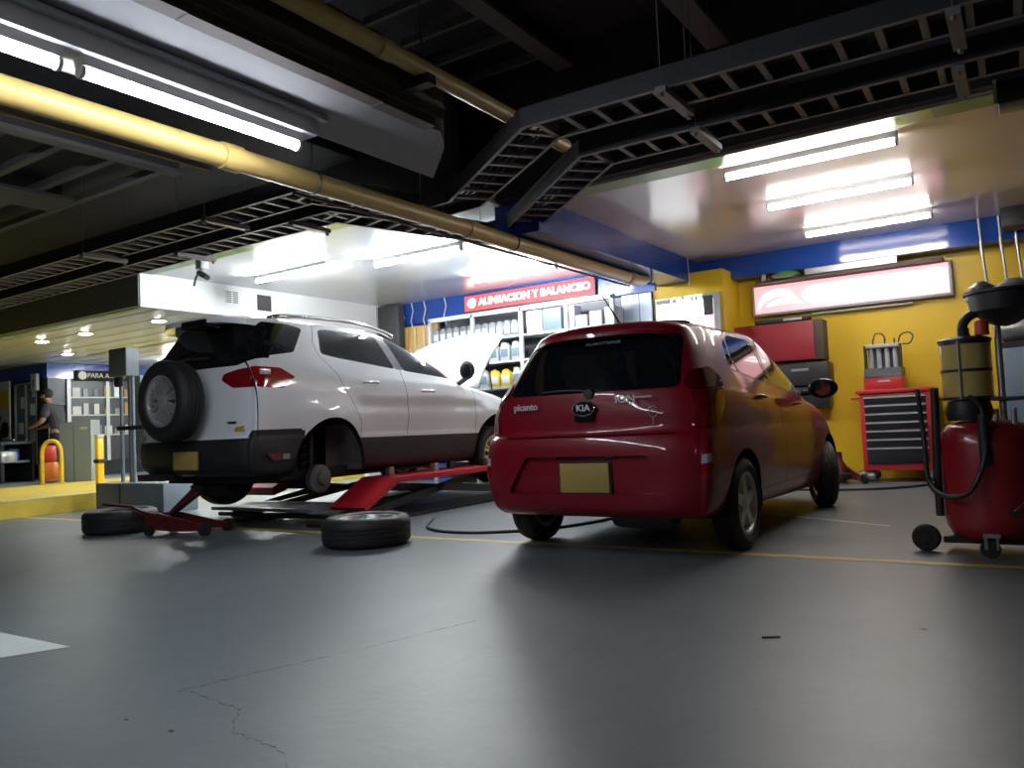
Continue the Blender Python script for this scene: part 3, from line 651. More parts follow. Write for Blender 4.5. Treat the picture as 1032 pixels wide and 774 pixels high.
o = empty('rubber_scrap', (-.87, 2.98, 0), R(28), label='small black rubber scrap lying on the grey floor', cat='scrap')
bm = bmesh.new(); prism(bm, [(-.034, -.006), (.03, -.008), (.034, .004), (.0, .007), (-.033, .006)], 'z', 0, .006); link('scrap_body', bm, 'black', o)
o = empty('stand_foot', (.245, 3.02, 0), label='dark wheel of a stand just cut by the frame edge', cat='wheel')
LT('wheel_tread', 'rubber', [(0, -.02), (.065, -.02), (.07, 0), (.065, .02), (0, .02)], 'x', 24, (0, 0, .07), o); B('wheel_bracket', 'steel', -.03, -.02, .07, .03, .02, .17, o, .004)

# ------------------------------------------------------------------ left side objects
st = empty('alignment_column', (-9.2, 5.5, 0), label='grey column stand with a box head behind the spare wheel of the white car', cat='stand')
B('base_box', 'greybox', -.62, -.1, 0, .80, .35, .34, st, .006)
B('box_seam', 'dark_steel', -.10, -.106, .01, -.08, -.10, .33, st)
for x in (-.28, -.10, -.03): T('post', 'greycab', [(x, .06, .34), (x, .06, 1.9)], .022, st, 10)
B('head_box', 'greycab', -.36, -.05, 1.64, .02, .12, 1.99, st, .01)
bm = bmesh.new(); prism(bm, [(-.38, .95), (-.14, .55), (.0, .55), (-.10, 1.66), (-.36, 1.66)], 'y', .2, .24); link('side_panel', bm, 'greycab', st)
B('cross_arm', 'dark_steel', -.3, .0, .98, .5, .05, 1.03, st); B('knob_block', 'black', -.3, -.02, 1.52, -.2, .04, 1.68, st, .01)
bn = empty('banner_stand', (-9.15, 6.3, 0), label='white printed banner on a stand half hidden by the spare wheel', cat='banner')
B('banner_sheet', 'paper', .0, 0, .75, .42, .008, 2.05, bn); T('banner_pole', 'dark_steel', [(0, .02, 0), (0, .02, 2.07)], .012, bn)
bm = bmesh.new(); prism(bm, [(.04, 1.98), (.10, 1.62), (.15, 1.62), (.08, 1.98)], 'y', -.004, 0); prism(bm, [(.14, 1.98), (.10, 1.75), (.13, 1.75), (.19, 1.98)], 'y', -.004, 0); link('banner_mark', bm, 'greycab', bn)
bm = bmesh.new(); [box(bm, .02, -.004, 1.1+k*.08, .10, 0, 1.14+k*.08) for k in range(6)]; link('banner_rows', bm, 'dkred', bn)
B('banner_picture', 'brownsh', .04, -.004, .9, .2, 0, 1.04, bn); bm = bmesh.new(); [tube(bm, [(x, .1, 0), (0, .02, .4)], .01, 6) for x in (-.2, .3)]; link('banner_foot', bm, 'dark_steel', bn)

def hoop(loc, rz, label):
    o = empty('guard_hoop', loc, rz, label, 'guard')
    T('hoop_tube', 'yb', smooth_path([(0, -.17, 0), (0, -.17, .45), (0, -.15, .60), (0, -.07, .70), (0, .07, .70), (0, .15, .60), (0, .17, .45), (0, .17, 0)], 5), .034, o, 12)
    for s in (-.17, .17): LT('foot_plate', 'yb', [(0, 0), (.06, 0), (.06, .012), (0, .012)], n=14, c=(0, s, 0), parent=o)
hoop((-13.95, 6.93, .2), R(-60), 'yellow tubular hoop guard standing on the yellow kerb')
o = empty('guard_post', (-12.6, 7.0, .2), label='yellow post beside the grey cabinet on the kerb', cat='post')
B('post_body', 'yb', -.05, -.05, 0, .05, .05, .72, o, .01); B('post_cap', 'labelw', -.055, -.055, .72, .055, .055, .78, o, .01); B('post_clamp', 'black', -.06, -.07, .32, .1, .06, .38, o, .01)
o = empty('yellow_post_far', (-11.0, 8.4, .2), label='pale yellow bollard behind the tail of the white car', cat='post'); o.name = 'guard_post'
LT('post_body', 'yb', [(0, 0), (.10, 0), (.08, .12), (.045, .2), (.045, .6), (0, .62)], n=16, parent=o)
gb = empty('grey_cabinet', (-13.85, 7.35, .19), R(33), label='plain grey sheet metal cabinet standing on the yellow kerb beside the worker', cat='cabinet')
bm = bmesh.new(); prism(bm, [(-.26, 0), (.28, 0), (.28, 1.06), (-.26, 1.02)], 'y', -.15, .15); link('cabinet_body', bm, 'greycab', gb); B('cabinet_plate', 'labelw', .10, -.155, .90, .22, -.15, .94, gb); B('cabinet_seam', 'dark_steel', -.02, -.154, 0.02, -.012, -.15, .98, gb)

# kiosk
ks = empty('kiosk', (-15.6, 7.7, .19), label='shop kiosk with a blue header and glass cabinets beyond the kerb', cat='kiosk')
B('header', 'blue', -4.0, -.02, 1.93, .02, 3.6, 2.215, ks)
B('kiosk_wall', 'navy', -4.0, .5, 0, -.5, 3.6, 1.93, ks)
B('corner_pillar', 'dark_steel', -.42, .0, 0, -.0, .32, 1.93, ks)
B('glass_panel', 'machgrey', -1.25, .02, .3, -.45, .05, 1.86, ks)
for x in (-1.28, -.86, -.44): B('cabinet_frame', 'alu', x-.02, -.01, .3, x+.02, .03, 1.9, ks)
B('cabinet_frame', 'alu', -1.28, -.01, 1.86, -.42, .03, 1.90, ks)
for k, (x, z, m) in enumerate([(-1.15, .9, 'palewall'), (-1.05, 1.4, 'palewall'), (-.7, .75, 'labelw'), (-.68, 1.25, 'palewall'), (-.6, 1.6, 'palewall'), (-.62, .5, 'brownsh')]): B('goods_pack', m, x, .0, z, x+.15, .02, z+.22, ks)
B('side_glass', 'drawer', -.02, .35, .3, .0, 3.4, 1.92, ks)
for y in (.38, 1.15, 1.9, 2.7, 3.4): B('cabinet_frame', 'alu', -.01, y-.035, .3, .03, y+.035, 1.93, ks)
for z in (.8, 1.2, 1.55): B('shelf_board', 'alu', -.01, .38, z, .02, 3.4, z+.025, ks)
random.seed(11)
for z in (.83, 1.23, 1.58):
    for k in range(14):
        y = .45+k*.21; h = random.uniform(.1, .24); B('goods_pack', random.choice(['palewall', 'machgrey', 'bottleg', 'greycab', 'labelw', 'bottlew', 'brownsh']), .0, y, z, .018, y+random.uniform(.08, .17), z+h, ks)
o = empty('kiosk_sign', (-15.55, 8.62, 2.20), label='dark sign with white lettering and oval emblem on the kiosk side', cat='sign')
B('sign_board', 'inner', 0, -.42, -.12, .03, .62, .08, o)
text('lettering', 'PARA ABURRA', .13, 'labelw', FX(.034, .22, -.02), o)
bm = bmesh.new(); lathe(bm, [(.045, .034), (.085, .034), (.085, .03)], 'x', 20, (0, -.30, -.02)); link('emblem', bm, 'labelw', o)
o = empty('kiosk_notice', (-15.9, 7.62, 2.0), label='small white notice box hanging at the kiosk corner', cat='notice')
B('notice_box', 'labelw', -.12, -.03, -.1, .1, .03, .22, o, .01); B('notice_print', 'machgrey', -.04, -.034, -.04, .04, -.03, .1, o)
o = empty('wall_poster', (-17.2, 7.55, .19), label='big poster of motorcycle wheels with a yellow top at the frame edge', cat='poster')
B('poster_sheet', 'paper', -1.6, 0, .55, .42, .03, 1.95, o); B('poster_top', 'yb', -1.6, -.006, 1.45, .42, 0, 1.75, o)
bm = bmesh.new(); lathe(bm, [(.17, -.012), (.22, -.012), (.22, 0)], 'y', 24, (-.10, 0, .85)); lathe(bm, [(.12, -.012), (.16, -.012), (.16, 0)], 'y', 24, (.24, 0, 1.0))
for c_, r_ in (((-.10, .85), .19), ((.24, 1.0), .14)):
    for k in range(7):
        a = k*PI/3.5; tube(bm, [(c_[0], -.01, c_[1]), (c_[0]+r_*math.cos(a), -.01, c_[1]+r_*math.sin(a))], .008, 5)
link('poster_wheel', bm, 'alloyd', o); bm = bmesh.new(); prism(bm, [(-.5, 1.0), (-.45, 1.25), (-.1, 1.4), (.1, 1.25), (.02, 1.08), (-.2, 1.02)], 'y', -.012, 0); link('poster_fairing', bm, 'dkred', o)
tb = empty('counter', (-15.0, 7.1, .19), label='dark service counter with clutter in front of the kiosk', cat='counter')
B('counter_top', 'dark_steel', -3.2, -.3, .70, -.45, .3, .75, tb)
for x in (-3.1, -2.0, -1.25, -.6): B('counter_leg', 'dark_steel', x-.03, -.25, 0, x+.03, -.19, .70, tb)
B('lower_shelf', 'greycab', -2.0, -.25, .36, -.6, .25, .40, tb); B('counter_back', 'inner', -3.2, .25, 0, -.5, .29, .7, tb)
def clutter(name, m, x0, y0, z0, x1, y1, z1, label, cat, b=.03):
    o = B(name, m, x0, y0, z0, x1, y1, z1, bev=b); tag(o, label, cat); return o
clutter('red_crate', 'redbright', -18.0, 6.85, .19, -17.45, 7.2, .78, 'bright red machine body under the counter at the frame edge', 'machine')
clutter('orange_canister', 'orangeb', -17.4, 6.85, .19, -17.0, 7.15, .84, 'orange fuel tank standing under the counter', 'tank', .08)
clutter('pale_bucket', 'lampclear', -15.75, 6.8, .55, -15.45, 7.1, .78, 'pale crumpled bag on the shelf of the counter', 'bag', .06)
clutter('blue_jug', 'bluebot', -15.85, 7.0, .60, -15.6, 7.2, .82, 'blue jug on the lower shelf of the counter', 'jug', .05)
clutter('orange_drum', 'orangeb', -14.62, 7.0, .19, -14.36, 7.3, .56, 'orange drum behind the yellow hoop guard', 'drum', .08)
clutter('red_white_bag', 'redbright', -14.60, 7.03, .56, -14.40, 7.25, .84, 'red and white package on the orange drum', 'package', .04)
o = empty('engine_part', (-16.6, 7.05, .94), label='black tangled engine part lying on the counter', cat='engine part')
bm = bmesh.new(); random.seed(8)
for k in range(9):
    a = k*.7; tube(bm, smooth_path([(.4*math.cos(a), .15*math.sin(a), .0+.03), (.3*math.cos(a+1), .1*math.sin(a+1), .14), (.35*math.cos(a+2.2), .12*math.sin(a+2.2), .03)], 4), .035, 7)
link('part_body', bm, 'gloss_black', o, True); T('part_rod', 'chrome', [(.45, 0, .02), (1.1, 0, .03)], .02, o)

# ------------------------------------------------------------------ worker
def worker():
    o = empty('person', (-15.05, 7.62, .19), R(-150), label='worker in a dark shirt bending over the counter before the kiosk', cat='person')
    def skin(name, verts, edges, rad, m, sub=2):
        me = bpy.data.meshes.new(name); me.from_pydata(verts, edges, []); me.materials.append(M[m])
        ob = bpy.data.objects.new(name, me); C.objects.link(ob); ob.parent = o
        ob.modifiers.new('s', 'SKIN'); me.skin_vertices.new() if not me.skin_vertices else None
        for v, r_ in zip(me.skin_vertices[0].data, rad): v.radius = (r_, r_) if not isinstance(r_, tuple) else r_
        me.skin_vertices[0].data[0].use_root = True
        s2 = ob.modifiers.new('u', 'SUBSURF'); s2.levels = sub; s2.render_levels = sub
        return ob
    # figure faces +x locally, leaning forward
    V = [(0, 0, .86), (.02, 0, 1.02), (.06, 0, 1.18), (.12, 0, 1.32), (.16, 0, 1.40), (.19, 0, 1.45), (.24, 0, 1.56),
         (.11, .18, 1.33), (.16, .24, 1.10), (.36, .20, 1.00), (.44, .18, .98),
         (.11, -.18, 1.33), (.16, -.24, 1.10), (.38, -.16, 1.0), (.46, -.14, .98),
         (0, .10, .80), (.03, .11, .44), (-.02, .11, .08), (.10, .12, .03),
         (0, -.10, .80), (.03, -.11, .44), (-.02, -.11, .08), (.10, -.12, .03)]
    Ed = [(0, 1), (1, 2), (2, 3), (3, 4), (4, 5), (5, 6), (3, 7), (7, 8), (8, 9), (9, 10), (3, 11), (11, 12), (12, 13), (13, 14), (0, 15), (15, 16), (16, 17), (17, 18), (0, 19), (19, 20), (20, 21), (21, 22)]
    rad = [(.13, .10), (.125, .10), (.14, .11), (.13, .10), .06, .052, .085, .065, .048, .036, .03, .065, .048, .036, .03, .085, .06, .042, .035, .085, .06, .042, .035]
    skin('body', V, Ed, rad, 'skin')
    skin('shirt', [(0, 0, .80)]+V[1:4]+[V[7], (.15, .235, 1.14), V[11], (.15, -.235, 1.14), (.145, 0, 1.38)], [(0, 1), (1, 2), (2, 3), (3, 4), (4, 5), (3, 6), (6, 7), (3, 8)], [(.16, .13), (.155, .13), (.17, .14), (.165, .13), .095, .072, .095, .072, .075], 'shirt')
    skin('trousers', [(0, 0, .98), (0, .10, .80), (.03, .11, .44), (-.02, .11, .10), (0, -.10, .80), (.03, -.11, .44), (-.02, -.11, .10)], [(0, 1), (1, 2), (2, 3), (0, 4), (4, 5), (5, 6)], [.14, .11, .08, .065, .11, .08, .065], 'pants')
    bm = bmesh.new(); bmesh.ops.create_uvsphere(bm, u_segments=20, v_segments=14, radius=1)
    for v in bm.verts:
        x, y, z = v.co; v.co = (.215+x*.098-z*.01, y*.088, 1.61+z*.100)
        if x > .25 and z < .35: v.co.x -= .06*(x-.25)+.05
    link('hair', bm, 'hair', o, True)
    bm = bmesh.new()
    box(bm, .31, -.012, 1.53, .345, .012, 1.565, .005); [box(bm, .30, s-.012, 1.575, .318, s+.012, 1.585) for s in (-.03, .03)]; box(bm, .30, -.025, 1.495, .32, .025, 1.505)
    for s in (-.09, .09): box(bm, .215, s-.01, 1.53, .245, s+.01, 1.59, .004)
    link('face_features', bm, 'skin', o)
    for s in (1, -1):
        for k in range(4): T('finger', 'skin', [(.44, s*(.15+k*.017), .985), (.49+.01*(k in (1, 2)), s*(.15+k*.017), .98), (.52+.01*(k in (1, 2)), s*(.15+k*.017), .955)], [.009, .008, .006], o, 6)
        T('thumb', 'skin', [(.42, s*.14, .985), (.45, s*.115, .975), (.48, s*.11, .965)], [.010, .009, .007], o, 6)
worker()

# ------------------------------------------------------------------ vehicles
def catmull(A, k, axis):
    A = np.moveaxis(A, axis, 0); n = len(A); out = []
    for i in range(n-1):
        p0, p1, p2, p3 = A[max(i-1, 0)], A[i], A[i+1], A[min(i+2, n-1)]
        # monotone-ish (centripetal-like tension)
        for j in range(k):
            t = j/k; m1 = (p2-p0)*.42; m2 = (p3-p1)*.42
            out.append((2*t**3-3*t**2+1)*p1+(t**3-2*t**2+t)*m1+(-2*t**3+3*t**2)*p2+(t**3-t**2)*m2)
    out.append(A[-1]); return np.moveaxis(np.array(out), 0, axis)
def shell(layers, ys, kx, ky=5, kz=5):
    """layers: (z_rear, z_front, half width, y_rear, y_front, corner) ; ys template fractions"""
    G = []
    for (zr, zf, W, yr, yf, cr) in layers:
        row = []
        for j, (fx, t, rr) in enumerate(ys):
            y = yr+rr*cr if t is None else yr+(yf-yr)*t
            if t is not None and t < 0: y = yf+rr*cr
            z = zr+(zf-zr)*min(1, max(0, (y-yr)/max(.01, yf-yr)))
            row.append((W*fx, y, z))
        G.append(row)
    A = np.array(G, float); A = catmull(A, kz, 0); A = catmull(A, ky, 1)
    A[:, 0, 0] = 0; A[:, -1, 0] = 0
    bm = bmesh.new(); nz, ny = A.shape[:2]
    Vr = [[bm.verts.new(A[i, j]) for j in range(ny)] for i in range(nz)]
    Vl = [[bm.verts.new((-A[i, j, 0], A[i, j, 1], A[i, j, 2])) for j in range(ny)] for i in range(nz)]
    for V, s in ((Vr, 1), (Vl, -1)):
        for i in range(nz-1):
            for j in range(ny-1):
                q = [V[i][j], V[i][j+1], V[i+1][j+1], V[i+1][j]]
                try: bm.faces.new(q if s > 0 else q[::-1])
                except ValueError: pass
    bmesh.ops.remove_doubles(bm, verts=bm.verts[:], dist=.0008)
    bmesh.ops.recalc_face_normals(bm, faces=bm.faces[:])
    bm.normal_update()
    # ensure outward
    up_ = [f for f in bm.faces if abs(f.calc_center_median().x) < .2 and f.calc_center_median().z > max(l[0] for l in layers)-.02]
    if up_ and sum(f.normal.z for f in up_) < 0: bmesh.ops.reverse_faces(bm, faces=bm.faces[:]); bm.normal_update()
    return bm
TEMPLATE = [(0, None, 0), (.45, None, .10), (.74, None, .34), (.90, None, .85), (.975, None, 1.9), (1.0, .20, 0), (1.0, .32, 0), (1.0, .44, 0), (1.0, .56, 0), (1.0, .68, 0), (.995, .80, 0), (.96, .90, 0), (.82, .965, 0), (.5, .99, 0), (0, 1.0, 0)]
AX = {'rear': (Vector((1, 0, 0)), Vector((0, 0, 1)), lambda f: f.normal.y < -.05),
      'side': (Vector((0, 1, 0)), Vector((0, 0, 1)), lambda f: f.normal.x > .12),
      'sideL': (Vector((0, 1, 0)), Vector((0, 0, 1)), lambda f: f.normal.x < -.12),
      'top': (Vector((1, 0, 0)), Vector((0, 1, 0)), lambda f: f.normal.z > .3),
      'cornR': (Vector((.7071, .7071, 0)), Vector((0, 0, 1)), lambda f: f.calc_center_median().x > .3 and f.normal.dot(Vector((.7, -.7, 0))) > .05 and f.calc_center_median().y < 1.2),
      'cornL': (Vector((-.7071, .7071, 0)), Vector((0, 0, 1)), lambda f: f.calc_center_median().x < -.3 and f.normal.dot(Vector((-.7, -.7, 0))) > .05 and f.calc_center_median().y < 1.2)}
def inpoly(x, y, P):
    c = False; n = len(P); j = n-1
    for i in range(n):
        if (P[i][1] > y) != (P[j][1] > y) and x < (P[j][0]-P[i][0])*(y-P[i][1])/(P[j][1]-P[i][1])+P[i][0]: c = not c
        j = i
    return c
def round_poly(P, r=.03, n=4):
    out = []
    m = len(P)
    for i in range(m):
        a, b, c = Vector(P[i-1]), Vector(P[i]), Vector(P[(i+1) % m])
        d1, d2 = (a-b), (c-b); rr = min(r, d1.length*.4, d2.length*.4)
        p, q = b+d1.normalized()*rr, b+d2.normalized()*rr
        for k in range(n+1):
            t = k/n; out.append(tuple(p*(1-t)**2+b*2*t*(1-t)+q*t*t))
    return out
def cut(bm, poly, ax, keep=True, lim=None):
    """separate the part of the shell inside a projected outline; returns it as its own bmesh"""
    u, v, pred = AX[ax]; n3 = u.cross(v)
    us = [p[0] for p in poly]; vs = [p[1] for p in poly]; u0, u1, v0, v1 = min(us), max(us), min(vs), max(vs)
    def ok(f): return pred(f) and (lim is None or lim(f.calc_center_median()))
    def near(f, a0, a1, b0, b1):
        fu = [q.co.dot(u) for q in f.verts]; fv = [q.co.dot(v) for q in f.verts]
        return max(fu) > a0 and min(fu) < a1 and max(fv) > b0 and min(fv) < b1
    cand = [f for f in bm.faces if near(f, u0, u1, v0, v1) and ok(f)]
    lay = bm.faces.layers.int.get('cand') or bm.faces.layers.int.new('cand')
    for f in bm.faces: f[lay] = 0
    cand = [f for f in bm.faces if near(f, u0, u1, v0, v1) and ok(f)]
    for f in cand: f[lay] = 1
    e_ = 1e-4
    for i in range(len(poly)):
        p, q = Vector(poly[i]), Vector(poly[(i+1) % len(poly)]); d = q-p
        if d.length < 1e-6: continue
        co_ = u*p.x+v*p.y; no = (u*(-d.y)+v*d.x).normalized()
        a0, a1 = min(p.x, q.x)-e_, max(p.x, q.x)+e_; b0, b1 = min(p.y, q.y)-e_, max(p.y, q.y)+e_
        cf = [f for f in cand if f.is_valid and near(f, a0, a1, b0, b1)]
        if not cf: continue
        g = list({e for f in cf for e in f.edges})+list({w for f in cf for w in f.verts})+cf
        bmesh.ops.bisect_plane(bm, geom=g, dist=1e-5, plane_co=co_, plane_no=no)
        cand = [f for f in bm.faces if f[lay] == 1]
    sel = []
    for f in cand:
        c = f.calc_center_median()
        if inpoly(c.dot(u), c.dot(v), poly): sel.append(f)
    out = bmesh.new(); mp = {}
    for f in sel:
        for w in f.verts:
            if w not in mp: mp[w] = out.verts.new(w.co)
        try: out.faces.new([mp[w] for w in f.verts])
        except ValueError: pass
    bmesh.ops.delete(bm, geom=sel, context='FACES')
    return out
def grow(P, d):
    n = len(P); A = sum(P[i][0]*P[(i+1) % n][1]-P[(i+1) % n][0]*P[i][1] for i in range(n)); sg = 1 if A > 0 else -1; out = []
    for i in range(n):
        a, b, c = Vector(P[i-1]), Vector(P[i]), Vector(P[(i+1) % n])
        t = (c-b).normalized()+(b-a).normalized(); t.normalize(); out.append((b.x+sg*t.y*d, b.y-sg*t.x*d))
    return out
def window(bm, P, ax, name, m, parent, d=.012, off=-.003):
    outer = cut(bm, grow(P, d), ax); outer.normal_update(); g = cut(outer, P, ax)
    offset(g, off); w_ = linkp(name, g, m, parent); offset(outer, -.002); linkp('window_seal', outer, 'black', w_); return w_
def gap(bm, line, ax, w=.006, lim=None):
    for p, q in zip(line, line[1:]):
        p, q = Vector(p), Vector(q); d = (q-p).normalized(); n = Vector((-d.y, d.x))*w/2; p = p-d*.001; q = q+d*.001
        cut(bm, [tuple(p-n), tuple(q-n), tuple(q+n), tuple(p+n)], ax, lim=lim).free()
def offset(bm, d):
    bm.normal_update(); N = {v: v.normal.copy() for v in bm.verts}
    for v in bm.verts: v.co += N[v]*d
def rim_walls(bm, vec):
    """push the patch by vec and wall its border back to where it was"""
    be = [e for e in bm.edges if e.is_boundary]; old = {v: bm.verts.new(v.co) for e in be for v in e.verts}
    vec = Vector(vec)
    for v in list(bm.verts):
        if v not in old.values(): v.co += vec
    for e in be:
        a, b = e.verts; bm.faces.new([a, b, old[b], old[a]])
def linkp(name, bm, m, parent):
    me = bpy.data.meshes.new(name); bm.to_mesh(me); bm.free(); me.materials.append(M[m])
    me.polygons.foreach_set('use_smooth', [True]*len(me.polygons)); me.set_sharp_from_angle(angle=R(42))
    o = bpy.data.objects.new(name, me); C.objects.link(o); o.parent = parent; return o
def arch(cy, cz, r, n=22, a0=-.2): return [(cy+r*math.cos(a0+(PI-2*a0)*k/n), cz+r*math.sin(a0+(PI-2*a0)*k/n)) for k in range(n+1)]
def tyre(bm, R_, rim, w, n=48):
    h = w/2
    lathe(bm, [(rim, -h*.75), (rim+.02, -h*.95), ((R_+rim)/2, -h*1.04), (R_-.03, -h*.95), (R_-.008, -h*.78), (R_, -h*.5),
               (R_, -h*.34), (R_-.006, -h*.32), (R_-.006, -h*.26), (R_, -h*.24), (R_, -.006), (R_-.006, -.004), (R_-.006, .004), (R_, .006), (R_, h*.24), (R_-.006, h*.26), (R_-.006, h*.32), (R_, h*.34),
               (R_, h*.5), (R_-.008, h*.78), (R_-.03, h*.95), ((R_+rim)/2, h*1.04), (rim+.02, h*.95), (rim, h*.75)], 'x', n)
    # open the bore: remove caps
    caps = [f for f in bm.faces if len(f.verts) > 10]
    bmesh.ops.delete(bm, geom=caps, context='FACES')
def wheel(parent, loc, side, R_, rim, w, spokes, m, rz=0, double=False, axis=None, name='wheel', steel=False):
    """side +1: outer face towards +x"""
    bm = bmesh.new(); tyre(bm, R_, rim, w); t = link(name, bm, 'rubber', parent, True)
    t.location = loc; t.rotation_euler = (0, 0, rz+(0 if side > 0 else PI))
    h = w/2; bm = bmesh.new()
    lathe(bm, [(rim, h*.8), (rim+.008, h*.86), (rim-.012, h*.84), (rim-.022, h*.6), (rim-.03, -h*.7), (rim, -h*.75)], 'x', 48)
    bmesh.ops.delete(bm, geom=[f for f in bm.faces if len(f.verts) > 10], context='FACES')
    link('rim_barrel', bm, m, t, True)
    LT('rim_back', 'alloyd' if not steel else 'black', [(0, h*.1), (rim-.025, h*.1), (rim-.025, h*.05), (0, h*.05)], 'x', 40, (0, 0, 0), t)
    bm = bmesh.new()
    for k in range(spokes):
        a = 2*PI*k/spokes+.3
        subs = ((-.10, .0), (.10, .0)) if double else ((0, 0),)
        for da, _ in subs:
            wi, wo = (.012, .011) if double else (.036, .030)
            ri, ro = .05, rim-.012
            ca, sa = math.cos(a+da*.6), math.sin(a+da*.6); cb, sb = math.cos(a+da*1.5), math.sin(a+da*1.5)
            def P(r_, c_, s_, off, x): return (x, r_*c_-s_*off, r_*s_+c_*off)
            xs_i, xs_o = h*.72, h*.70
            vv = [bm.verts.new(P(ri, ca, sa, -wi, xs_i)), bm.verts.new(P(ri, ca, sa, wi, xs_i)), bm.verts.new(P(ro, cb, sb, wo, xs_o)), bm.verts.new(P(ro, cb, sb, -wo, xs_o)),
                  bm.verts.new(P(ri, ca, sa, -wi*1.2, h*.35)), bm.verts.new(P(ri, ca, sa, wi*1.2, h*.35)), bm.verts.new(P(ro, cb, sb, wo*1.2, h*.4)), bm.verts.new(P(ro, cb, sb, -wo*1.2, h*.4))]
            for q in ((0, 1, 2, 3), (4, 7, 6, 5), (0, 4, 5, 1), (1, 5, 6, 2), (2, 6, 7, 3), (3, 7, 4, 0)): bm.faces.new([vv[i] for i in q])
    link('spokes', bm, m, t)
    LT('hub_cap', m, [(0, h*.82), (.03, h*.82), (.055, h*.74), (.07, h*.5), (.07, h*.2), (0, h*.2)], 'x', 24, (0, 0, 0), t)
    return t
def finish_side(bm, outer):
    pass

# ---- red hatchback
def red_car():
    o = empty('hatchback_car', (-2.28, 4.20, 0), label='red five-door hatchback parked facing the yellow wall', cat='car')
    L = [(.235, .18, .62, .20, 3.42, .05), (.25, .19, .70, .09, 3.50, .06), (.30, .25, .745, .03, 3.57, .065), (.40, .36, .770, .0, 3.595, .07), (.52, .50, .782, -.01, 3.595, .07),
         (.66, .62, .784, .0, 3.56, .08), (.725, .69, .780, .02, 3.48, .085), (.765, .73, .775, .050, 3.42, .09), (.87, .79, .772, .06, 3.28, .09), (.97, .865, .755, .08, 2.98, .10), (1.01, .91, .740, .095, 2.76, .10),
         (1.12, 1.07, .692, .16, 2.50, .11), (1.245, 1.22, .640, .24, 2.22, .11), (1.335, 1.335, .594, .29, 1.98, .12), (1.385, 1.39, .555, .29, 1.84, .13), (1.415, 1.42, .49, .31, 1.72, .14), (1.435, 1.438, .36, .35, 1.6, .14), (1.445, 1.447, .18, .41, 1.5, .12), (1.448, 1.449, .0, .45, 1.45, .1)]
    bm = shell(L, TEMPLATE, 0, 7, 5)
    inner = bm.copy(); offset(inner, -.014)
    ra, fa = (.66, .29), (3.03, .29)
    for ax in ('side', 'sideL'):
        for (c, r_) in ((ra, .325), (fa, .335)):
            p = arch(c[0], c[1], r_)+[(c[0]-r_-.02, .1), (c[0]+r_+.02, .1)]
            cut(bm, p, ax, lim=lambda q: abs(q.x) > .55).free(); cut(inner, p, ax, lim=lambda q: abs(q.x) > .5).free()
    # windows
    rw = round_poly([(-.545, 1.0), (.545, 1.0), (.585, 1.015), (.535, 1.325), (.42, 1.355), (-.42, 1.355), (-.535, 1.325), (-.585, 1.015)], .05)
    g = cut(bm, rw, 'rear'); offset(g, -.004); gw = linkp('rear_window', g, 'glass', o)
    for ax in ('side', 'sideL'):
        rs = round_poly([(.90, 1.10), (1.50, 1.03), (1.47, 1.355), (1.05, 1.36), (.94, 1.335), (.86, 1.2)], .04)
        qs = round_poly([(.74, 1.12), (.875, 1.103), (.835, 1.2), (.905, 1.325), (.82, 1.29), (.75, 1.2)], .02)
        fs = round_poly([(1.61, 1.02), (2.56, .93), (2.44, 1.02), (2.06, 1.29), (1.86, 1.345), (1.58, 1.355)], .04)
        for P_, nm in ((rs, 'rear_side_window'), (qs, 'quarter_window'), (fs, 'front_side_window')):
            window(bm, P_, ax, nm, 'glass', o)
    ws = round_poly([(-.60, 2.66), (.60, 2.66), (.46, 1.92), (-.46, 1.92)], .06)
    g = cut(bm, ws, 'top'); linkp('windshield', g, 'glass', o)
    # tail lights
    for ax, s in (('cornR', 1), ('cornL', -1)):
        am = round_poly([(.53, 1.02), (.58, 1.09), (.74, 1.12), (.84, 1.04), (.83, .995), (.55, .98)], .03)
        tl = round_poly([(.55, .97), (.83, .985), (.78, .87), (.70, .765), (.53, .765), (.575, .87)], .03)
        g = cut(bm, tl, ax); offset(g, .006); rim_walls(g, (0, 0, 0)); t = linkp('tail_light', g, 'lampmid', o)
        g = cut(bm, am, ax); offset(g, .006); linkp('amber_lens', g, 'lampdark', t)
        g2 = round_poly([(.60, .94), (.68, .95), (.64, .80), (.57, .80)], .02)
        rl = round_poly([(.545, .555), (.60, .565), (.60, .49), (.57, .46), (.545, .48)], .015)
        g = cut(bm, [(p[0], p[1]) for p in rl], ax); offset(g, .003); t = linkp('bumper_reflector', g, 'lampred', o)
        t2 = cut(bm, round_poly([(.54, .56), (.605, .57), (.605, .62), (.55, .61)], .01), ax); offset(t2, .003); linkp('reversing_lamp', t2, 'lampclear', t)
    # bumper and plate recess
    rec = [(-.46, .555), (.46, .555), (.575, .385), (-.575, .385)]
    rec = round_poly([(-.41, .615), (.41, .615), (.56, .39), (-.56, .39)], .03)
    cut(inner, rec, 'rear').free(); g = cut(bm, rec, 'rear'); rim_walls(g, (0, .03, 0)); linkp('plate_recess', g, 'red', o)
    low = cut(bm, [(-.85, .18), (.85, .18), (.85, .36), (-.85, .36)], 'rear', lim=lambda q: q.y < .5); linkp('bumper_valance', low, 'red', o)
    # hatch outline gaps
    hz = .735
    gap(bm, [(-.57, hz), (.57, hz)], 'rear', .008)
    hatch = cut(bm, [(-.58, hz+.004), (.58, hz+.004), (.60, .80), (.585, 1.0), (.62, 1.05), (.56, 1.37), (.43, 1.40), (-.43, 1.40), (-.56, 1.37), (-.62, 1.05), (-.585, 1.0), (-.60, .80)], 'rear', lim=lambda q: q.y < .6)
    linkp('tailgate', hatch, 'red', o)
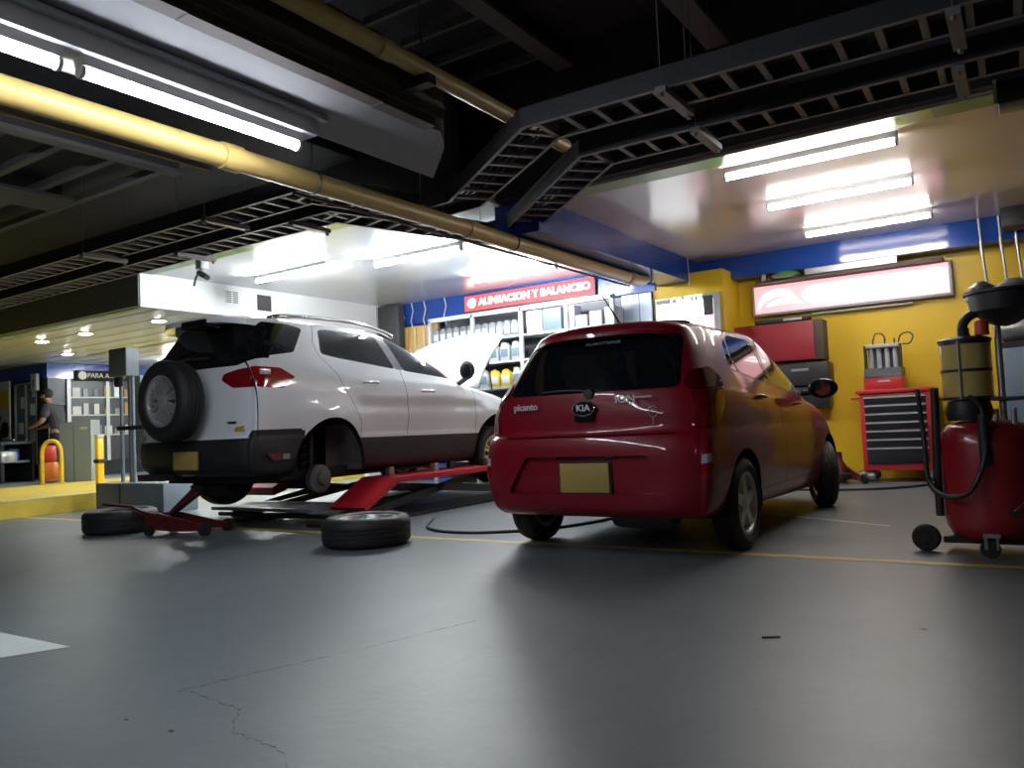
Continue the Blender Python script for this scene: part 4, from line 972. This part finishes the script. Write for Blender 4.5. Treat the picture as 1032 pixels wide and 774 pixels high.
    bp = cut(bm, [(-.9, .355), (.9, .355), (.9, hz-.006), (-.9, hz-.006)], 'rear', lim=lambda q: q.y < .33); linkp('rear_bumper', bp, 'red', o)
    # doors
    for ax in ('side', 'sideL'):
        gap(bm, [(.70, 1.13), (.78, 1.01), (.90, .86), (1.02, .66), (1.05, .44), (1.06, .33)], ax, .005)
        gap(bm, [(1.55, 1.05), (1.555, .80), (1.60, .50), (1.60, .34)], ax, .009)
        gap(bm, [(1.55, 1.05), (1.525, 1.39)], ax, .012)
        gap(bm, [(2.60, .93), (2.66, .78), (2.66, .45), (2.58, .34)], ax, .006)
        gap(bm, [(1.06, .335), (2.58, .335)], ax, .005)
        gap(bm, [(.70, 1.13), (.71, 1.2), (.86, 1.34), (1.05, 1.39), (1.52, 1.395), (1.88, 1.385), (2.10, 1.32), (2.58, .95)], ax, .005)
        d1 = cut(bm, [(.70, 1.13), (.78, 1.01), (.90, .86), (1.02, .66), (1.05, .44), (1.06, .335), (1.60, .335), (1.60, .5), (1.555, .80), (1.55, 1.05), (1.525, 1.395), (1.05, 1.39), (.86, 1.34), (.71, 1.2)], ax); d1 = linkp('rear_door', d1, 'red', o)
        d2 = cut(bm, [(1.60, .335), (2.58, .335), (2.66, .45), (2.66, .78), (2.60, .93), (2.58, .95), (2.10, 1.32), (1.88, 1.385), (1.525, 1.395), (1.55, 1.05), (1.555, .8), (1.60, .5)], ax); d2 = linkp('front_door', d2, 'red', o)
        s = 1 if ax == 'side' else -1
        for d_, y in ((d1, 1.10), (d2, 2.0)):
            zz = .935 if y < 1.5 else .885
            T('door_handle', 'red', smooth_path([(s*.758, y-.075, zz), (s*.786, y-.05, zz+.003), (s*.788, y+.05, zz+.003), (s*.760, y+.075, zz)], 4), .010, d_, 10)
    linkp('body', bm, 'red', o); linkp('inner_shell', inner, 'inner', o)
    B('underbody', 'inner', -.58, .5, .2, .58, 3.4, .26, o)
    for s in (1, -1):
        for cy, r_ in ((.66, .33), (3.03, .345)):
            bm2 = bmesh.new(); a_ = arch(cy, .29, r_); rows = [[bm2.verts.new((s*x, p[0], p[1])) for p in a_] for x in (.765, .50)]
            for i in range(len(a_)-1): bm2.faces.new([rows[0][i], rows[0][i+1], rows[1][i+1], rows[1][i]])
            bm2.faces.new(rows[1]); link('wheel_well', bm2, 'inner', o)
    wheel(o, (.70, .66, .28), 1, .28, .185, .165, 5, 'capsilver'); wheel(o, (-.73, .66, .28), -1, .28, .185, .165, 5, 'capsilver')
    wheel(o, (.70, 3.03, .28), 1, .28, .185, .165, 5, 'capsilver', R(24)); wheel(o, (-.70, 3.03, .28), -1, .28, .185, .165, 5, 'capsilver', R(24))
    T('rear_axle', 'inner', [(-.6, .66, .27), (.6, .66, .27)], .04, o); LT('muffler', 'iron', [(0, -.2), (.09, -.2), (.1, -.15), (.1, .15), (.09, .2), (0, .2)], 'x', 18, (.2, .42, .24), o)
    # spoiler, lamp, aerial, wiper
    bm2 = bmesh.new()
    n = 17; rows = []
    for i in range(n):
        x = -.50+1.0*i/(n-1); k = (x/.50)**2; yb = .205+.17*k*k; zb = 1.348-.03*k*k
        rows.append([bm2.verts.new(p) for p in ((x, yb, zb), (x, yb+.005, zb+.022), (x, yb+.16, 1.418-.040*k), (x, yb+.30, 1.436-.05*k), (x, yb+.30, 1.40-.05*k), (x, yb+.1, zb+.004))])
    for a, b in zip(rows, rows[1:]):
        for k in range(6): bm2.faces.new([a[k], a[(k+1) % 6], b[(k+1) % 6], b[k]])
    bm2.faces.new(rows[0]); bm2.faces.new(rows[-1]); link('roof_spoiler', bm2, 'red', o, True)
    ae = T('aerial', 'black', [(.0, .66, 1.445), (-.0, .62, 1.465), (-.03, .40, 1.66)], [.018, .008, .003], o, 8)
    wp = T('rear_wiper', 'black', smooth_path([(.02, .075, .995), (-.05, .085, 1.015), (-.20, .095, 1.02), (-.32, .10, 1.015)], 5), [.007]*16, o, 8)
    LT('wiper_hub', 'black', [(0, -.02), (.03, -.02), (.035, .02), (0, .02)], 'y', 16, (.02, .09, .99), wp)
    # badge, plate, lettering
    bd_ = empty('x'); bpy.data.objects.remove(bd_)
    bm2 = bmesh.new(); lathe(bm2, [(0, -.012), (.05, -.012), (.056, -.006), (.06, 0)], 'y', 28)
    for v in bm2.verts: v.co = Vector((v.co.x*1.28, v.co.y+.045, v.co.z*.78+.905))
    bg = link('badge', bm2, 'gloss_black', o, True)
    bm2 = bmesh.new(); tube(bm2, [(.074*math.cos(a*PI/16), .036, .905+.045*math.sin(a*PI/16)) for a in range(33)], .004, 6, False); link('badge_ring', bm2, 'chrome', bg, True)
    text('badge_letters', 'KIA', .055, 'silverletter', FY(0, .031, .905), bg, .002, sx=1.1)
    bm2 = bmesh.new(); prism(bm2, [(-.065, .83), (.065, .83), (.06, .865), (-.06, .865)], 'y', .035, .065); link('tailgate_handle', bm2, 'gloss_black', o)
    text('model_lettering', 'picanto', .06, 'silverletter', FY(-.42, .050, .93), o, .003)
    text('trim_lettering', 'ION', .06, 'silverletter', FY(.27, .054, .945), o, .003, sx=1.2); B('trim_bar', 'steel', .335, .050, .95, .44, .056, .958, o)
    bm2 = bmesh.new(); tube(bm2, [(.44+.026*math.cos(a*PI/12), .058, .865+.032*math.sin(a*PI/12)) for a in range(25)], .002, 5, False); tube(bm2, [(.44, .058, .833), (.44, .056, .79)], .002, 5); tube(bm2, [(.44+.012*math.cos(a*PI/12), .058, .867+.012*math.sin(a*PI/12)) for a in range(20)], .002, 5, False); link('flower_sticker', bm2, 'labelw', o)
    text('window_decal', 'ALMOTORES', .028, 'bottleg', FY(.06, .224, 1.305, R(28)), o, .0005, sx=1.5)
    p_ = B('number_plate', 'plate', -.165, .0, .40, .165, .012, .575, o, .003)
    bm2 = bmesh.new(); box(bm2, -.175, .011, .39, .175, .016, .585); link('plate_holder', bm2, 'black', p_)
    B('plate_lamp_strip', 'gloss_black', -.2, .012, .60, .2, .03, .615, o, .004)
    for s in (1, -1):
        bm2 = bmesh.new(); bmesh.ops.create_uvsphere(bm2, u_segments=20, v_segments=12, radius=1)
        for v in bm2.verts: v.co = Vector((s*(.875+v.co.x*.115), 2.44+v.co.y*.075*(1 if v.co.y > 0 else .4), 1.0+v.co.z*.080))
        mi = link('side_mirror', bm2, 'gloss_black', o, True)
        T('mirror_stalk', 'black', [(s*.70, 2.48, .97), (s*.80, 2.46, .975)], .025, mi, 8); LT('mirror_glass', 'chrome', [(0, 0), (.06, 0), (.06, .004), (0, .004)], 'y', 20, (s*.88, 2.40, 1.0), mi)
    return o
red_car()

# ---- white compact suv
def white_car():
    dz = .20
    sy = lambda y: y if y < 2 else 2+(y-2)*1.13
    def yp(P): return [(sy(p[0]), p[1]) for p in P]
    o = empty('suv_car', (-6.00, 4.05, dz), label='white compact SUV raised on a red lift with its hood open', cat='car')
    L = [(.30, .24, .70, .22, 3.76, .05), (.325, .26, .80, .10, 3.84, .06), (.40, .34, .85, .03, 3.90, .07), (.52, .48, .87, .005, 3.94, .08), (.60, .56, .872, .01, 3.94, .085), (.635, .60, .868, .035, 3.93, .085), (.68, .66, .872, .04, 3.90, .085),
         (.82, .80, .882, .045, 3.87, .085), (.96, .90, .880, .055, 3.80, .085), (1.06, .97, .868, .065, 3.62, .085), (1.17, 1.04, .845, .08, 3.28, .085), (1.26, 1.10, .822, .105, 3.02, .085),
         (1.38, 1.26, .775, .17, 2.74, .09), (1.50, 1.42, .722, .24, 2.40, .09), (1.585, 1.53, .675, .27, 2.14, .10), (1.63, 1.59, .625, .25, 1.98, .12), (1.66, 1.63, .54, .24, 1.84, .12), (1.68, 1.665, .38, .27, 1.7, .12), (1.69, 1.68, .19, .3, 1.6, .1), (1.69, 1.685, 0, .32, 1.55, .1)]
    L = [(a, b, c*(.925 if a < 1.2 else .925-.05*min(1, (a-1.2)/.4)), d, sy(e), g_) for a, b, c, d, e, g_ in L]
    bm = shell(L, TEMPLATE, 0, 7, 5)
    # swell the rear haunch and front wing
    for v in bm.verts:
        x, y, z = v.co
        for cy in (.90, 3.50):
            d = math.hypot((y-cy)/.62, (z-.72)/.30)
            if d < 1 and abs(x) > .55: v.co.x += math.copysign(.045*(1-d*d)**2, x)
        if abs(x) > .55: v.co.x -= math.copysign(.012*math.exp(-((z-.86-(.03*(2-y)*.4))/.06)**2), x)*(1 if 1.25 < y < 3.2 else 0)
    inner = bm.copy(); offset(inner, -.014)
    ra, fa = (.92, .36), (3.47, .36)
    for ax in ('side', 'sideL'):
        for (c, r_) in ((ra, .405), (fa, .40)):
            p = arch(c[0], c[1], r_)+[(c[0]-r_-.03, .15), (c[0]+r_+.03, .15)]
            cut(bm, p, ax, lim=lambda q: abs(q.x) > .55).free(); cut(inner, p, ax, lim=lambda q: abs(q.x) > .55).free()
    # engine bay opening
    hd = round_poly([(-.65, 3.22), (.65, 3.22), (.66, 3.6), (.57, 4.0), (-.57, 4.0), (-.66, 3.6)], .05)
    cut(bm, hd, 'top', lim=lambda q: q.z < 1.15).free(); cut(inner, hd, 'top', lim=lambda q: q.z < 1.15).free()
    B('engine_bay', 'inner', -.60, 3.2, .6, .60, 3.98, .92, o)
    # glass
    rw = round_poly([(-.80, 1.235), (.80, 1.30), (.80, 1.30), (.72, 1.45), (.64, 1.60), (.40, 1.628), (-.40, 1.628), (-.64, 1.60), (-.72, 1.45)], .03)
    rw = round_poly([(-.58, 1.215), (.58, 1.215), (.80, 1.30), (.62, 1.60), (.36, 1.625), (-.36, 1.625), (-.62, 1.60), (-.80, 1.30)], .03)
    g = cut(bm, rw, 'rear', lim=lambda q: q.y < .42); linkp('rear_window', g, 'glass', o)
    for ax in ('side', 'sideL'):
        qg = round_poly([(.12, 1.265), (.52, 1.325), (.60, 1.335), (.74, 1.50), (.80, 1.565), (.66, 1.60), (.20, 1.605)], .03)
        g = cut(bm, qg, ax); linkp('quarter_window', g, 'glass', o)
        rs = round_poly([(.92, 1.345), (1.10, 1.315), (1.86, 1.235), (1.74, 1.555), (1.10, 1.575), (.99, 1.56)], .035)
        fs = round_poly(yp([(1.99, 1.222), (2.90, 1.135), (2.42, 1.44), (2.26, 1.515), (1.86, 1.55)]), .035)
        pl = [(1.87, 1.232), (1.98, 1.222), (1.855, 1.548), (1.745, 1.553)]
        for P_, nm, m_ in ((rs, 'rear_side_window', 'glass'), (fs, 'front_side_window', 'glass'), (pl, 'door_pillar', 'dark_steel')):
            window(bm, P_, ax, nm, m_, o, .004 if m_ != 'glass' else .008)
    ws = round_poly([(-.62, 3.02), (.62, 3.02), (.48, 2.24), (-.48, 2.24)], .06)
    g = cut(bm, ws, 'top', lim=lambda q: q.z > 1.1); linkp('windshield', g, 'glass', o)
    # tail lights: inner half on the tailgate, outer half on the wing
    for s, ax in ((1, 'side'), (-1, 'sideL')):
        g = cut(bm, round_poly([(.155, 1.03), (.40, 1.02), (.54, 1.115), (.40, 1.19), (.155, 1.20)], .02), ax, lim=lambda q: q.y > .14); offset(g, .008); t = linkp('tail_light', g, 'lampred', o)
        B('lamp_gloss', 'lampclear', s*.795, .165, 1.13, s*.806, .27, 1.175, t, .002)
    for s, ax in ((1, 'cornR'), (-1, 'cornL')):
        g = cut(bm, round_poly([(.36, 1.10), (.46, 1.03), (.66, 1.03), (.66, 1.20), (.50, 1.18), (.38, 1.15)], .02), ax, lim=lambda q: q.y < .147); offset(g, .006); t = linkp('tail_light', g, 'lampmid', o)
    # tailgate seam and black lower cladding
    for ax in ('side', 'sideL'):
        gap(bm, [(.147, .60), (.150, 1.30), (.20, 1.60), (.27, 1.70)], ax, .008)
    cl = cut(bm, [(-.95, .20), (.95, .20), (.95, .618), (-.95, .618)], 'rear', lim=lambda q: q.y < .5); linkp('rear_bumper', cl, 'black', o)
    for ax in ('side', 'sideL'):
        g = cut(bm, [(-.1, .2), (.60, .2), (.60, .68), (.12, .68), (.09, .60), (-.1, .60)], ax, lim=lambda q: q.y < .62); linkp('bumper_corner', g, 'black', o)
        g = cut(bm, [(1.15, .2), (3.25, .2), (3.25, .55), (1.15, .575)], ax); linkp('sill_cladding', g, 'black', o)
        g = cut(bm, [(3.7, .2), (4.3, .2), (4.3, .58), (3.7, .58)], ax); linkp('front_cladding', g, 'black', o)
        # doors
        gap(bm, [(.95, 1.61), (.86, 1.44), (.885, 1.32), (1.04, 1.16), (1.10, 1.03), (1.20, .86), (1.27, .72), (1.275, .58)], ax, .005)
        gap(bm, [(1.93, 1.22), (1.955, .80), (1.93, .58)], ax, .007)
        gap(bm, yp([(2.93, 1.13), (2.96, .95), (2.94, .58)]), ax, .006)
        d1 = cut(bm, [(.95, 1.61), (.86, 1.44), (.885, 1.32), (1.04, 1.16), (1.10, 1.03), (1.20, .86), (1.27, .72), (1.275, .575), (1.93, .57), (1.955, .80), (1.93, 1.22), (1.80, 1.58), (1.2, 1.61)], ax); d1 = linkp('rear_door', d1, 'white', o)
        d2 = cut(bm, yp([(1.93, .57), (2.94, .55), (2.96, .95), (2.93, 1.13), (2.46, 1.46), (2.28, 1.54), (1.80, 1.58), (1.93, 1.22), (1.955, .80)]), ax); d2 = linkp('front_door', d2, 'white', o)
        s = 1 if ax == 'side' else -1
        for d_, y, zz in ((d1, 1.45, 1.085), (d2, 2.28, 1.01)):
            T('door_handle', 'white', smooth_path([(s*.790, y-.10, zz), (s*.822, y-.06, zz), (s*.822, y+.06, zz), (s*.79, y+.10, zz)], 4), .014, d_, 10)
        rr = T('roof_rail', 'chrome', smooth_path([(s*.50, .50, 1.64), (s*.515, .66, 1.675), (s*.52, 1.1, 1.69), (s*.515, 1.6, 1.675), (s*.51, 1.95, 1.625), (s*.50, 2.10, 1.585)], 5), [.012]+[.022]*24+[.012], o, 10)
        mi_bm = bmesh.new(); bmesh.ops.create_uvsphere(mi_bm, u_segments=20, v_segments=12, radius=1)
        for v in mi_bm.verts: v.co = Vector((s*(.89+v.co.x*.095), 2.84+v.co.y*.075*(1 if v.co.y > 0 else .35), 1.235+v.co.z*.105))
        mi = link('side_mirror', mi_bm, 'black', o, True); T('mirror_stalk', 'black', [(s*.74, 2.88, 1.10), (s*.86, 2.86, 1.15)], .03, mi, 8); LT('mirror_glass', 'chrome', [(0, 0), (.075, 0), (.075, .004), (0, .004)], 'y', 20, (s*.90, 2.805, 1.225), mi)
    g = cut(bm, [(-.79, .63), (.79, .63), (.81, 1.25), (.58, 1.21), (-.58, 1.21), (-.81, 1.25)], 'rear', lim=lambda q: q.y < .145); linkp('tailgate', g, 'white', o)
    linkp('body', bm, 'white', o); linkp('inner_shell', inner, 'inner', o)
    B('underbody', 'inner', -.60, .25, .24, .60, 3.7, .32, o)
    B('tow_bar', 'black', -.66, -.02, .28, -.3, .2, .34, o, .01)
    LT('muffler', 'inner', [(0, -.22), (.12, -.22), (.14, -.16), (.14, .16), (.12, .22), (0, .22)], 'x', 18, (-.1, .45, .24), o)
    for s in (1, -1):
        for cy in (.92, 3.47):
            bm2 = bmesh.new(); a_ = arch(cy, .36, .40); rows = [[bm2.verts.new((s*x, p[0], p[1])) for p in a_] for x in (.80, .46)]
            for i in range(len(a_)-1): bm2.faces.new([rows[0][i], rows[0][i+1], rows[1][i+1], rows[1][i]])
            bm2.faces.new(rows[1]); link('wheel_well', bm2, 'inner', o)
    # splash liner and spring inside the open rear arch
    bm2 = bmesh.new(); a_ = [(1.17+.04*math.cos(t), .36+.02*t) for t in (0,)]
    pts = [(p[0], p[1]) for p in arch(.92, .36, .385) if p[0] > 1.08]
    pts = sorted(pts, key=lambda p: p[1])
    rows = [[bm2.verts.new((x, p[0], p[1])) for p in pts] for x in (.78, .54)]
    for i in range(len(pts)-1): bm2.faces.new([rows[0][i], rows[0][i+1], rows[1][i+1], rows[1][i]])
    bm2.faces.new(rows[1]+[bm2.verts.new((.54, 1.08, .30))]); link('arch_liner', bm2, 'iron', o)
    T('shock_absorber', 'black', [(.55, .88, .30), (.53, .92, .70)], .028, o, 12)
    bm2 = bmesh.new(); tube(bm2, [(.50+.055*math.cos(k*.6), .82+.055*math.sin(k*.6), .30+k*.007) for k in range(60)], .009, 6); link('coil_spring', bm2, 'black', o, True)
    hb = LT('brake_drum', 'iron', [(0, .62), (.115, .62), (.125, .64), (.125, .69), (.10, .705), (.06, .71), (.055, .74), (.03, .75), (0, .75)], 'x', 32, (0, .88, .23), o)
    bm2 = bmesh.new()
    for k in range(5): a = k*2*PI/5; tube(bm2, [(.71, .88+.045*math.cos(a), .23+.045*math.sin(a)), (.74, .88+.045*math.cos(a), .23+.045*math.sin(a))], .007, 8)
    link('wheel_stud', bm2, 'steel', hb, True)
    T('rear_beam', 'inner', [(-.7, .88, .23), (.62, .88, .23)], .045, o)
    bm2 = bmesh.new(); prism(bm2, [(.86, .18), (1.40, .26), (1.45, .34), (.88, .30)], 'x', .44, .52); link('trailing_arm', bm2, 'inner', o)
    for s in (1, -1): wheel(o, (s*.70, 3.47, .30), s, .325, .215, .2, 8, 'alloy', 0, True)
    wheel(o, (-.70, .92, .30), -1, .325, .215, .2, 8, 'alloy', 0, True)
    # spare wheel on the tailgate
    sp = wheel(o, (.07, -.15, .95), 1, .335, .205, .22, 8, 'alloy', -PI/2, True, name='spare_wheel')
    LT('spare_mount', 'black', [(0, -.05), (.16, -.05), (.16, .10), (0, .10)], 'y', 20, (.07, 0.0, .95), o)
    # rear spoiler
    bm2 = bmesh.new(); n = 17; rows = []
    for i in range(n):
        x = -.54+1.08*i/(n-1); k = (x/.54)**2; yb = .06+.20*k*k; zb = 1.60-.03*k*k
        rows.append([bm2.verts.new(p) for p in ((x, yb, zb), (x, yb+.005, zb+.05), (x, yb+.18, 1.678-.038*k), (x, yb+.34, 1.688-.05*k), (x, yb+.34, 1.65-.05*k), (x, yb+.1, zb-.005))])
    for a, b in zip(rows, rows[1:]):
        for k in range(6): bm2.faces.new([a[k], a[(k+1) % 6], b[(k+1) % 6], b[k]])
    bm2.faces.new(rows[0]); bm2.faces.new(rows[-1]); sp_ = link('roof_spoiler', bm2, 'white', o, True)
    B('brake_light_housing', 'gloss_black', -.06, .046, 1.565, .26, .25, 1.632, sp_, .012)
    T('rear_wiper', 'black', smooth_path([(-.45, .10, 1.27), (-.3, .09, 1.30), (0, .09, 1.31), (.25, .10, 1.30)], 4), .012, o, 8)
    # plate, small badge, sticker, bumper reflector
    p_ = B('number_plate', 'plate', -.13, -.012, .375, .205, .0, .525, o, .003)
    B('plate_holder', 'black', -.14, -.004, .36, .215, .012, .54, p_)
    bm2 = bmesh.new(); box(bm2, .52, .05, .745, .62, .062, .757); link('tailgate_badge', bm2, 'dark_steel', o)
    bm2 = bmesh.new(); prism(bm2, [(.59, .69), (.62, .715), (.66, .71), (.695, .718), (.68, .70), (.698, .68), (.64, .685), (.61, .675)], 'y', .060, .085); link('yellow_sticker', bm2, 'bottley', o)
    for s in (1, -1):
        bm2 = bmesh.new(); prism(bm2, [(.20, .485), (.44, .485), (.44, .44), (.27, .42)], 'x', s*.80-.012, s*.80+.014); rf = link('bumper_reflector', bm2, 'dkred', o); B('reflector_lens', 'greycab', s*.80-.010, .36, .43, s*.80+.018, .43, .475, rf)
    # open hood: curved panel hinged at the cowl
    hr = empty('hood_tmp'); bpy.data.objects.remove(hr)
    bm2 = bmesh.new(); nu, nv = 14, 12; th = R(43); g = []
    for i in range(nu+1):
        t = i/nu; row = []
        for j in range(nv+1):
            s_ = -1+2*j/nv; hw = .68-.02*t-.12*max(0, t-.6)**2*5
            d = t*(1.07-.05*s_*s_); crown = .045*(1-s_*s_)+.10*math.sin(PI*min(1, t*1.0))*.8-.10*max(0, t-.82)*2
            yy = 3.32+d*math.cos(th)-crown*math.sin(th); zz = 1.07+d*math.sin(th)+crown*math.cos(th)
            row.append(bm2.verts.new((s_*hw, yy, zz)))
        g.append(row)
    for i in range(nu):
        for j in range(nv): bm2.faces.new([g[i][j], g[i][j+1], g[i+1][j+1], g[i+1][j]])
    h_ = link('hood', bm2, 'white', o, True); md = h_.modifiers.new('t', 'SOLIDIFY'); md.thickness = .025; md.offset = -1
    T('hood_prop', 'dark_steel', [(.56, 3.8, .93), (.52, 3.78, 1.42)], .008, o, 6)
    return o
white_car()

# ------------------------------------------------------------------ scissor lift
lf = empty('scissor_lift', (-6.0, 6.05, 0), label='low scissor lift with red platforms and dark crossed arms under the white car', cat='vehicle lift')
for s in (1, -1):
    xa, xb = (s*.54, s*.98) if s > 0 else (s*.98, s*.54)
    p = B('platform', 'redlift', xa, -.45, .335, xb, 1.75, .39, lf, .004)
    bm = bmesh.new(); prism(bm, [(-.45, .39), (-.45, .32), (-.86, .12), (-.90, .15)] if s > 0 else [(-.45, .39), (-.45, .26), (-.62, .22), (-.64, .30)], 'x', xa, xb); link('approach_ramp', bm, 'redlift', p)
    bm = bmesh.new(); prism(bm, [(1.75, .39), (1.75, .335), (2.10, .26), (2.11, .29)], 'x', xa, xb); link('front_flap', bm, 'redlift', p)
    for k in (0, 1):
        x0 = s*.64+(k*.1*s)
        bm = bmesh.new()
        if k == 0: prism(bm, [(-.9, .03), (-.86, .10), (1.55, .335), (1.55, .27)], 'x', x0, x0+.04*s)
        else: prism(bm, [(-.40, .335), (-.40, .27), (1.80, .03), (1.84, .10)], 'x', x0, x0+.04*s)
        link('scissor_arm', bm, 'dark_steel', lf)
        bm = bmesh.new()
        if k == 0: prism(bm, [(-.9, .03), (-.86, .10), (.4, .27), (.5, .21)], 'x', x0+.2*s, x0+.24*s)
        else: prism(bm, [(.3, .27), (.2, .21), (1.80, .03), (1.84, .10)], 'x', x0+.2*s, x0+.24*s)
        link('scissor_arm', bm, 'dark_steel', lf)
    B('base_rail', 'dark_steel', s*.76-.25, -1.15, 0.0, s*.76+.25, 2.0, .03, lf)
for y in (-.95, .3, 1.8): T('cross_shaft', 'dark_steel', [(-.97, y, .065 if y != .3 else .22), (.97, y, .065 if y != .3 else .22)], .022, lf)
B('rear_plate', 'machgrey', -.9, -1.1, .12, .55, -.5, .15, lf)
for (x, y) in ((.67, -.2), (.87, .25), (.72, .7), (.87, 1.1)):
    bm = bmesh.new(); box(bm, x-.03, y-.035, .39, x+.03, y+.035, .47, .006); link('rubber_pad', bm, 'steel' if y < .3 else 'black', lf)

# ------------------------------------------------------------------ loose wheels
def flat_wheel(loc, m, label, rz=0):
    o = empty('loose_wheel', loc, rz, label, 'wheel')
    w = wheel(o, (0, 0, .105), 1, .325, .215, .205, 8, m, 0, True, name='tyre'); w.rotation_euler = (0, -PI/2, 0)
    return o
flat_wheel((-4.17, 4.30, 0), 'alloy', 'loose wheel with a silver rim lying flat between the two cars')
flat_wheel((-7.22, 4.20, 0), 'alloyd', 'loose wheel with a dark rim lying flat left of the trolley jack')

# ------------------------------------------------------------------ world
w = bpy.data.worlds.new('world'); S.world = w; w.use_nodes = True
w.node_tree.nodes['Background'].inputs[0].default_value = (.5, .55, .6, 1); w.node_tree.nodes['Background'].inputs[1].default_value = .02
S.view_settings.view_transform = 'Standard'; S.view_settings.look = 'None'; S.view_settings.exposure = .42; S.view_settings.gamma = 1
S.view_settings.use_curve_mapping = False
S.cycles.use_denoising = True
S.cycles.max_bounces = 8; S.cycles.glossy_bounces = 4; S.cycles.diffuse_bounces = 4
S.cycles.sample_clamp_indirect = 6
